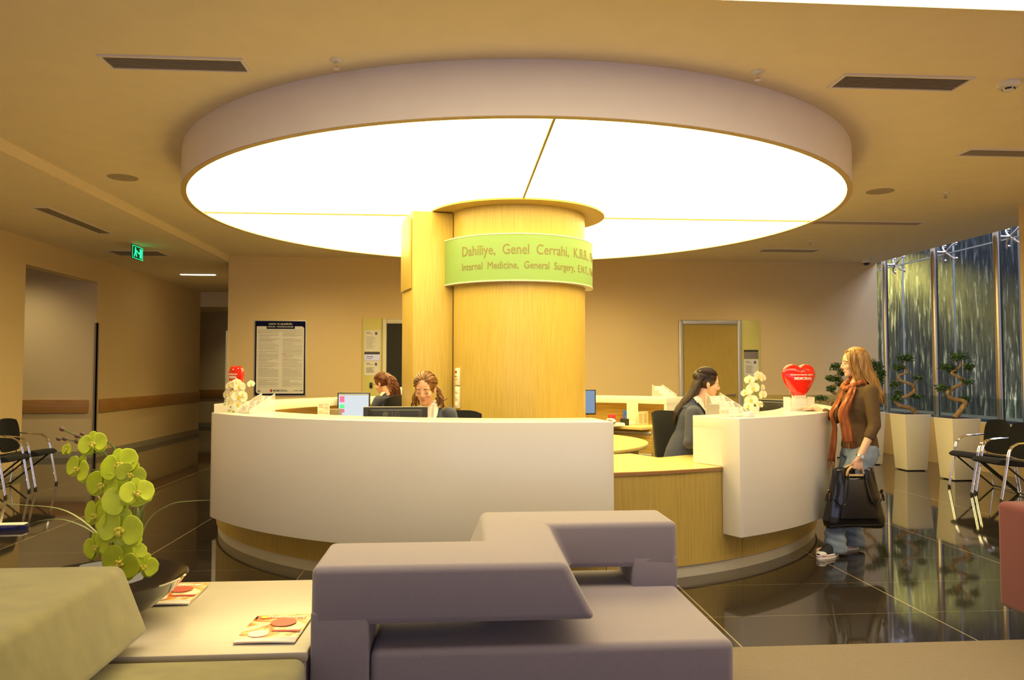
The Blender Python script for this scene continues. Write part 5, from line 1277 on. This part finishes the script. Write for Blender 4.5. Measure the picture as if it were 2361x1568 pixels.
    wrap = [(.075, -.05, 1.39), (.02, -.085, 1.385), (-.045, -.07, 1.36), (-.075, -.02, 1.335), (-.06, .05, 1.355), (.0, .085, 1.39), (.07, .06, 1.41), (.10, 0, 1.41), (.075, -.05, 1.39)]
    s1.tube(spline(wrap), .021, 10, cap=False)
    for dy, ln, x_, w_ in ((-.095, .91, -.115, .055), (.045, .74, -.145, .045)):
        S = spline([(-.045, dy * .8, 1.35), (-.10, dy, 1.24), (x_ - .02, dy, 1.13), (x_, dy * 1.05, 1.0), (x_ + (.02 if dy < 0 else -.03), dy * 1.05, ln)], 6); m_ = len(S)
        vs = []; nn = 10
        for i, p in enumerate(S):
            for q in range(nn + 1):
                u = q / nn * 2 - 1; w2 = w_ * (.55 + .45 * min(1, i / 8)); vs.append((p.x + .012 * math.sin(u * 5 + i * .25), p.y + u * w2 * (.55 if dy < 0 else .8), p.z - .01 * u * u))
                if dy < 0: v0 = vs[-1]; vs[-1] = (p.x + u * w2 * .75 + .004 * math.sin(i * .5), p.y - .035 * (1 - u * u) - .012 * math.sin(u * 7), v0[2])
        fs = [(i * (nn + 1) + q, (i + 1) * (nn + 1) + q, (i + 1) * (nn + 1) + q + 1, i * (nn + 1) + q + 1) for i in range(m_ - 1) for q in range(nn)]
        gg = MB().add(vs, fs); me = baked(gg.mesh('scarf_tail'), [('SOLIDIFY', dict(thickness=.008, offset=0))]); me.shade_smooth()
        tl = part('scarf_tail', me, SC_, t)
        fr = MB(); rnd = random.Random(3)
        for q in range(nn + 1): p = Vector(vs[(m_ - 1) * (nn + 1) + q]); fr.tube([p, p + Vector((rnd.uniform(-.01, .01), rnd.uniform(-.01, .01), -.055))], .002, 5)
        part('fringe', fr, SC_, tl)
    part('scarf', s1, SC_, t)
    # wristwatch
    w0 = Vector(LH[1]).lerp(Vector(LH[2]), .93); d = (Vector(LH[2]) - Vector(LH[1])).normalized(); F = frame(w0, d, (0, -1, 0))
    part('watch_strap', MB().lathe([(.0295, -.007), (.0295, .007), (.027, .007), (.027, -.007)], 24, close=True).xf(F @ Matrix.Rotation(PI / 2, 4, 'Y')), STEEL, t)
    wf = part('watch_case', MB().lathe([(.019, 0), (.019, .008), (.001, .008)], 24, (0, 0, .026)).xf(F), CHROME, t)
    part('watch_dial', MB().lathe([(.015, 0), (.015, .001), (.001, .001)], 24, (0, 0, .0342)).xf(F), mat('blue_white_dial', (.55, .62, .75), .3), wf)
    # long straight hair
    rnd = random.Random(11); g = cap_mesh(MB(), 1.0)
    for i in range(150):
        sy = 1 if i % 2 else -1; u0 = rnd.random()
        x0 = .055 - .13 * u0; top = Vector((x0, sy * .004, .0)); e = 1 - ((x0 + .02) / .096) ** 2; top.z = .033 + .096 * math.sqrt(max(e, .02))
        ph = (R(38) + R(140) * u0) * sy
        p1 = on_cap(R(45), ph, 1.05); p2 = on_cap(R(88), ph, 1.10); fx = p2.x
        L_ = rnd.uniform(.30, .40) if u0 > .35 else rnd.uniform(.17, .27)
        p3 = p2 + Vector((-.012, sy * .004, -.10)); p4 = p3 + Vector((-.035 if u0 > .3 else -.03, sy * -.004, -.09)); p5 = Vector((p4.x - .035, p4.y * .95, -L_ + .03))
        P_ = [top, p1, p2, p3, p4, p5]; S = spline(P_, 4); m_ = len(S); r0 = rnd.uniform(.006, .0095)
        g.tube(S, [r0 * (1 - .7 * (j_ / m_) ** 3) for j_ in range(m_)], 6, flat=.7)
    part('hair', g.xf(HM), hair_mat('honey_blond_hair', (.17, .075, .018), (.50, .28, .075)), t)
    return t
standing_woman()
def handbag():
    """big patent bag hanging from her fist"""
    X0, Y0 = 3.165, 6.0
    t = thing('handbag', 'large black patent leather handbag with wooden handles held by the standing woman', 'handbag', (X0, Y0, .235))
    prof = [(.0, .205, .055), (.012, .232, .075), (.06, .240, .082), (.16, .222, .075), (.28, .198, .055), (.38, .178, .035), (.45, .170, .020), (.472, .168, .014)]
    g = MB(); n = 40; vs = []
    for z, a, b in prof:
        for k in range(n):
            q = 2 * PI * k / n; c_, s_ = math.cos(q), math.sin(q); e = .45
            x = a * math.copysign(abs(c_) ** e, c_); y = b * math.copysign(abs(s_) ** e, s_)
            w_ = .006 * math.sin(9 * q + z * 22) * (z / .47) + .004 * math.sin(x * 60 + z * 35)
            dz = -.012 * math.cos(q * 2) * (z < .02) + (.012 * (abs(c_)) - .075 * max(0, 1 - (abs(x) / .10) ** 3) * (z - .38) / .09 if z > .4 else 0)
            vs.append((x * (1 + .02 * math.sin(z * 30)), y + w_, z + dz))
    m_ = len(prof); fs = [(i * n + k, i * n + (k + 1) % n, (i + 1) * n + (k + 1) % n, (i + 1) * n + k) for i in range(m_ - 1) for k in range(n)] + [tuple(range(n - 1, -1, -1)), tuple((m_ - 1) * n + k for k in range(n))]
    me = baked(MB().add(vs, fs).mesh('bag_body'), [('SUBSURF', dict(levels=1, render_levels=1))]); me.shade_smooth()
    part('bag_body', me, BLACKL, t)
    part('front_panel', MB().frust([(-.15, -.092), (.15, -.092), (.15, -.07), (-.15, -.07)], .085, [(-.085, -.052), (.085, -.052), (.085, -.03), (-.085, -.03)], .385), mat('matte_black_leather', (.014, .012, .012), .4, var=.15, scale=12, bump=.2), t, bevel=.006)
    for y in (-.034, .03):
        g = MB(); R_ = .068; P_ = []
        for k in range(15): a = PI * k / 14; P_.append((-R_ * math.cos(a), y, .414 + .074 * math.sin(a) ** .8))
        g.tube(P_, [.012] * 15, 10, flat=.7); g.tube([(-R_, y, .416), (R_, y, .416)], .010, 10)
        part('handle', g, WOODH, t)
    for sx in (-1, 1):
        part('strap', MB().tube(spline([(sx * .065, -.045, .43), (sx * .075, -.06, .33), (sx * .10, -.085, .22), (sx * .15, -.09, .19), (sx * .20, -.07, .24)]), .010, 8, flat=.35), BLACKL, t)
        g = MB(); c = Vector((sx * .215, -.03, .285)); ring = [tuple(c + Vector((.014 * math.cos(q), 0, .018 * math.sin(q)))) for q in [2 * PI * i / 16 for i in range(17)]]
        g.tube(ring, .003, 6, cap=False); g.tube([c + Vector((0, 0, -.018)), c + Vector((sx * .004, -.003, -.05))], .004, 6); part('buckle', g, GOLD, t)
        part('side_strap', MB().tube([(sx * .215, -.02, .30), (sx * .232, -.02, .25), (sx * .235, -.02, .215)], [.014, .016, .022], 8, flat=.5), BLACKL, t)
handbag()
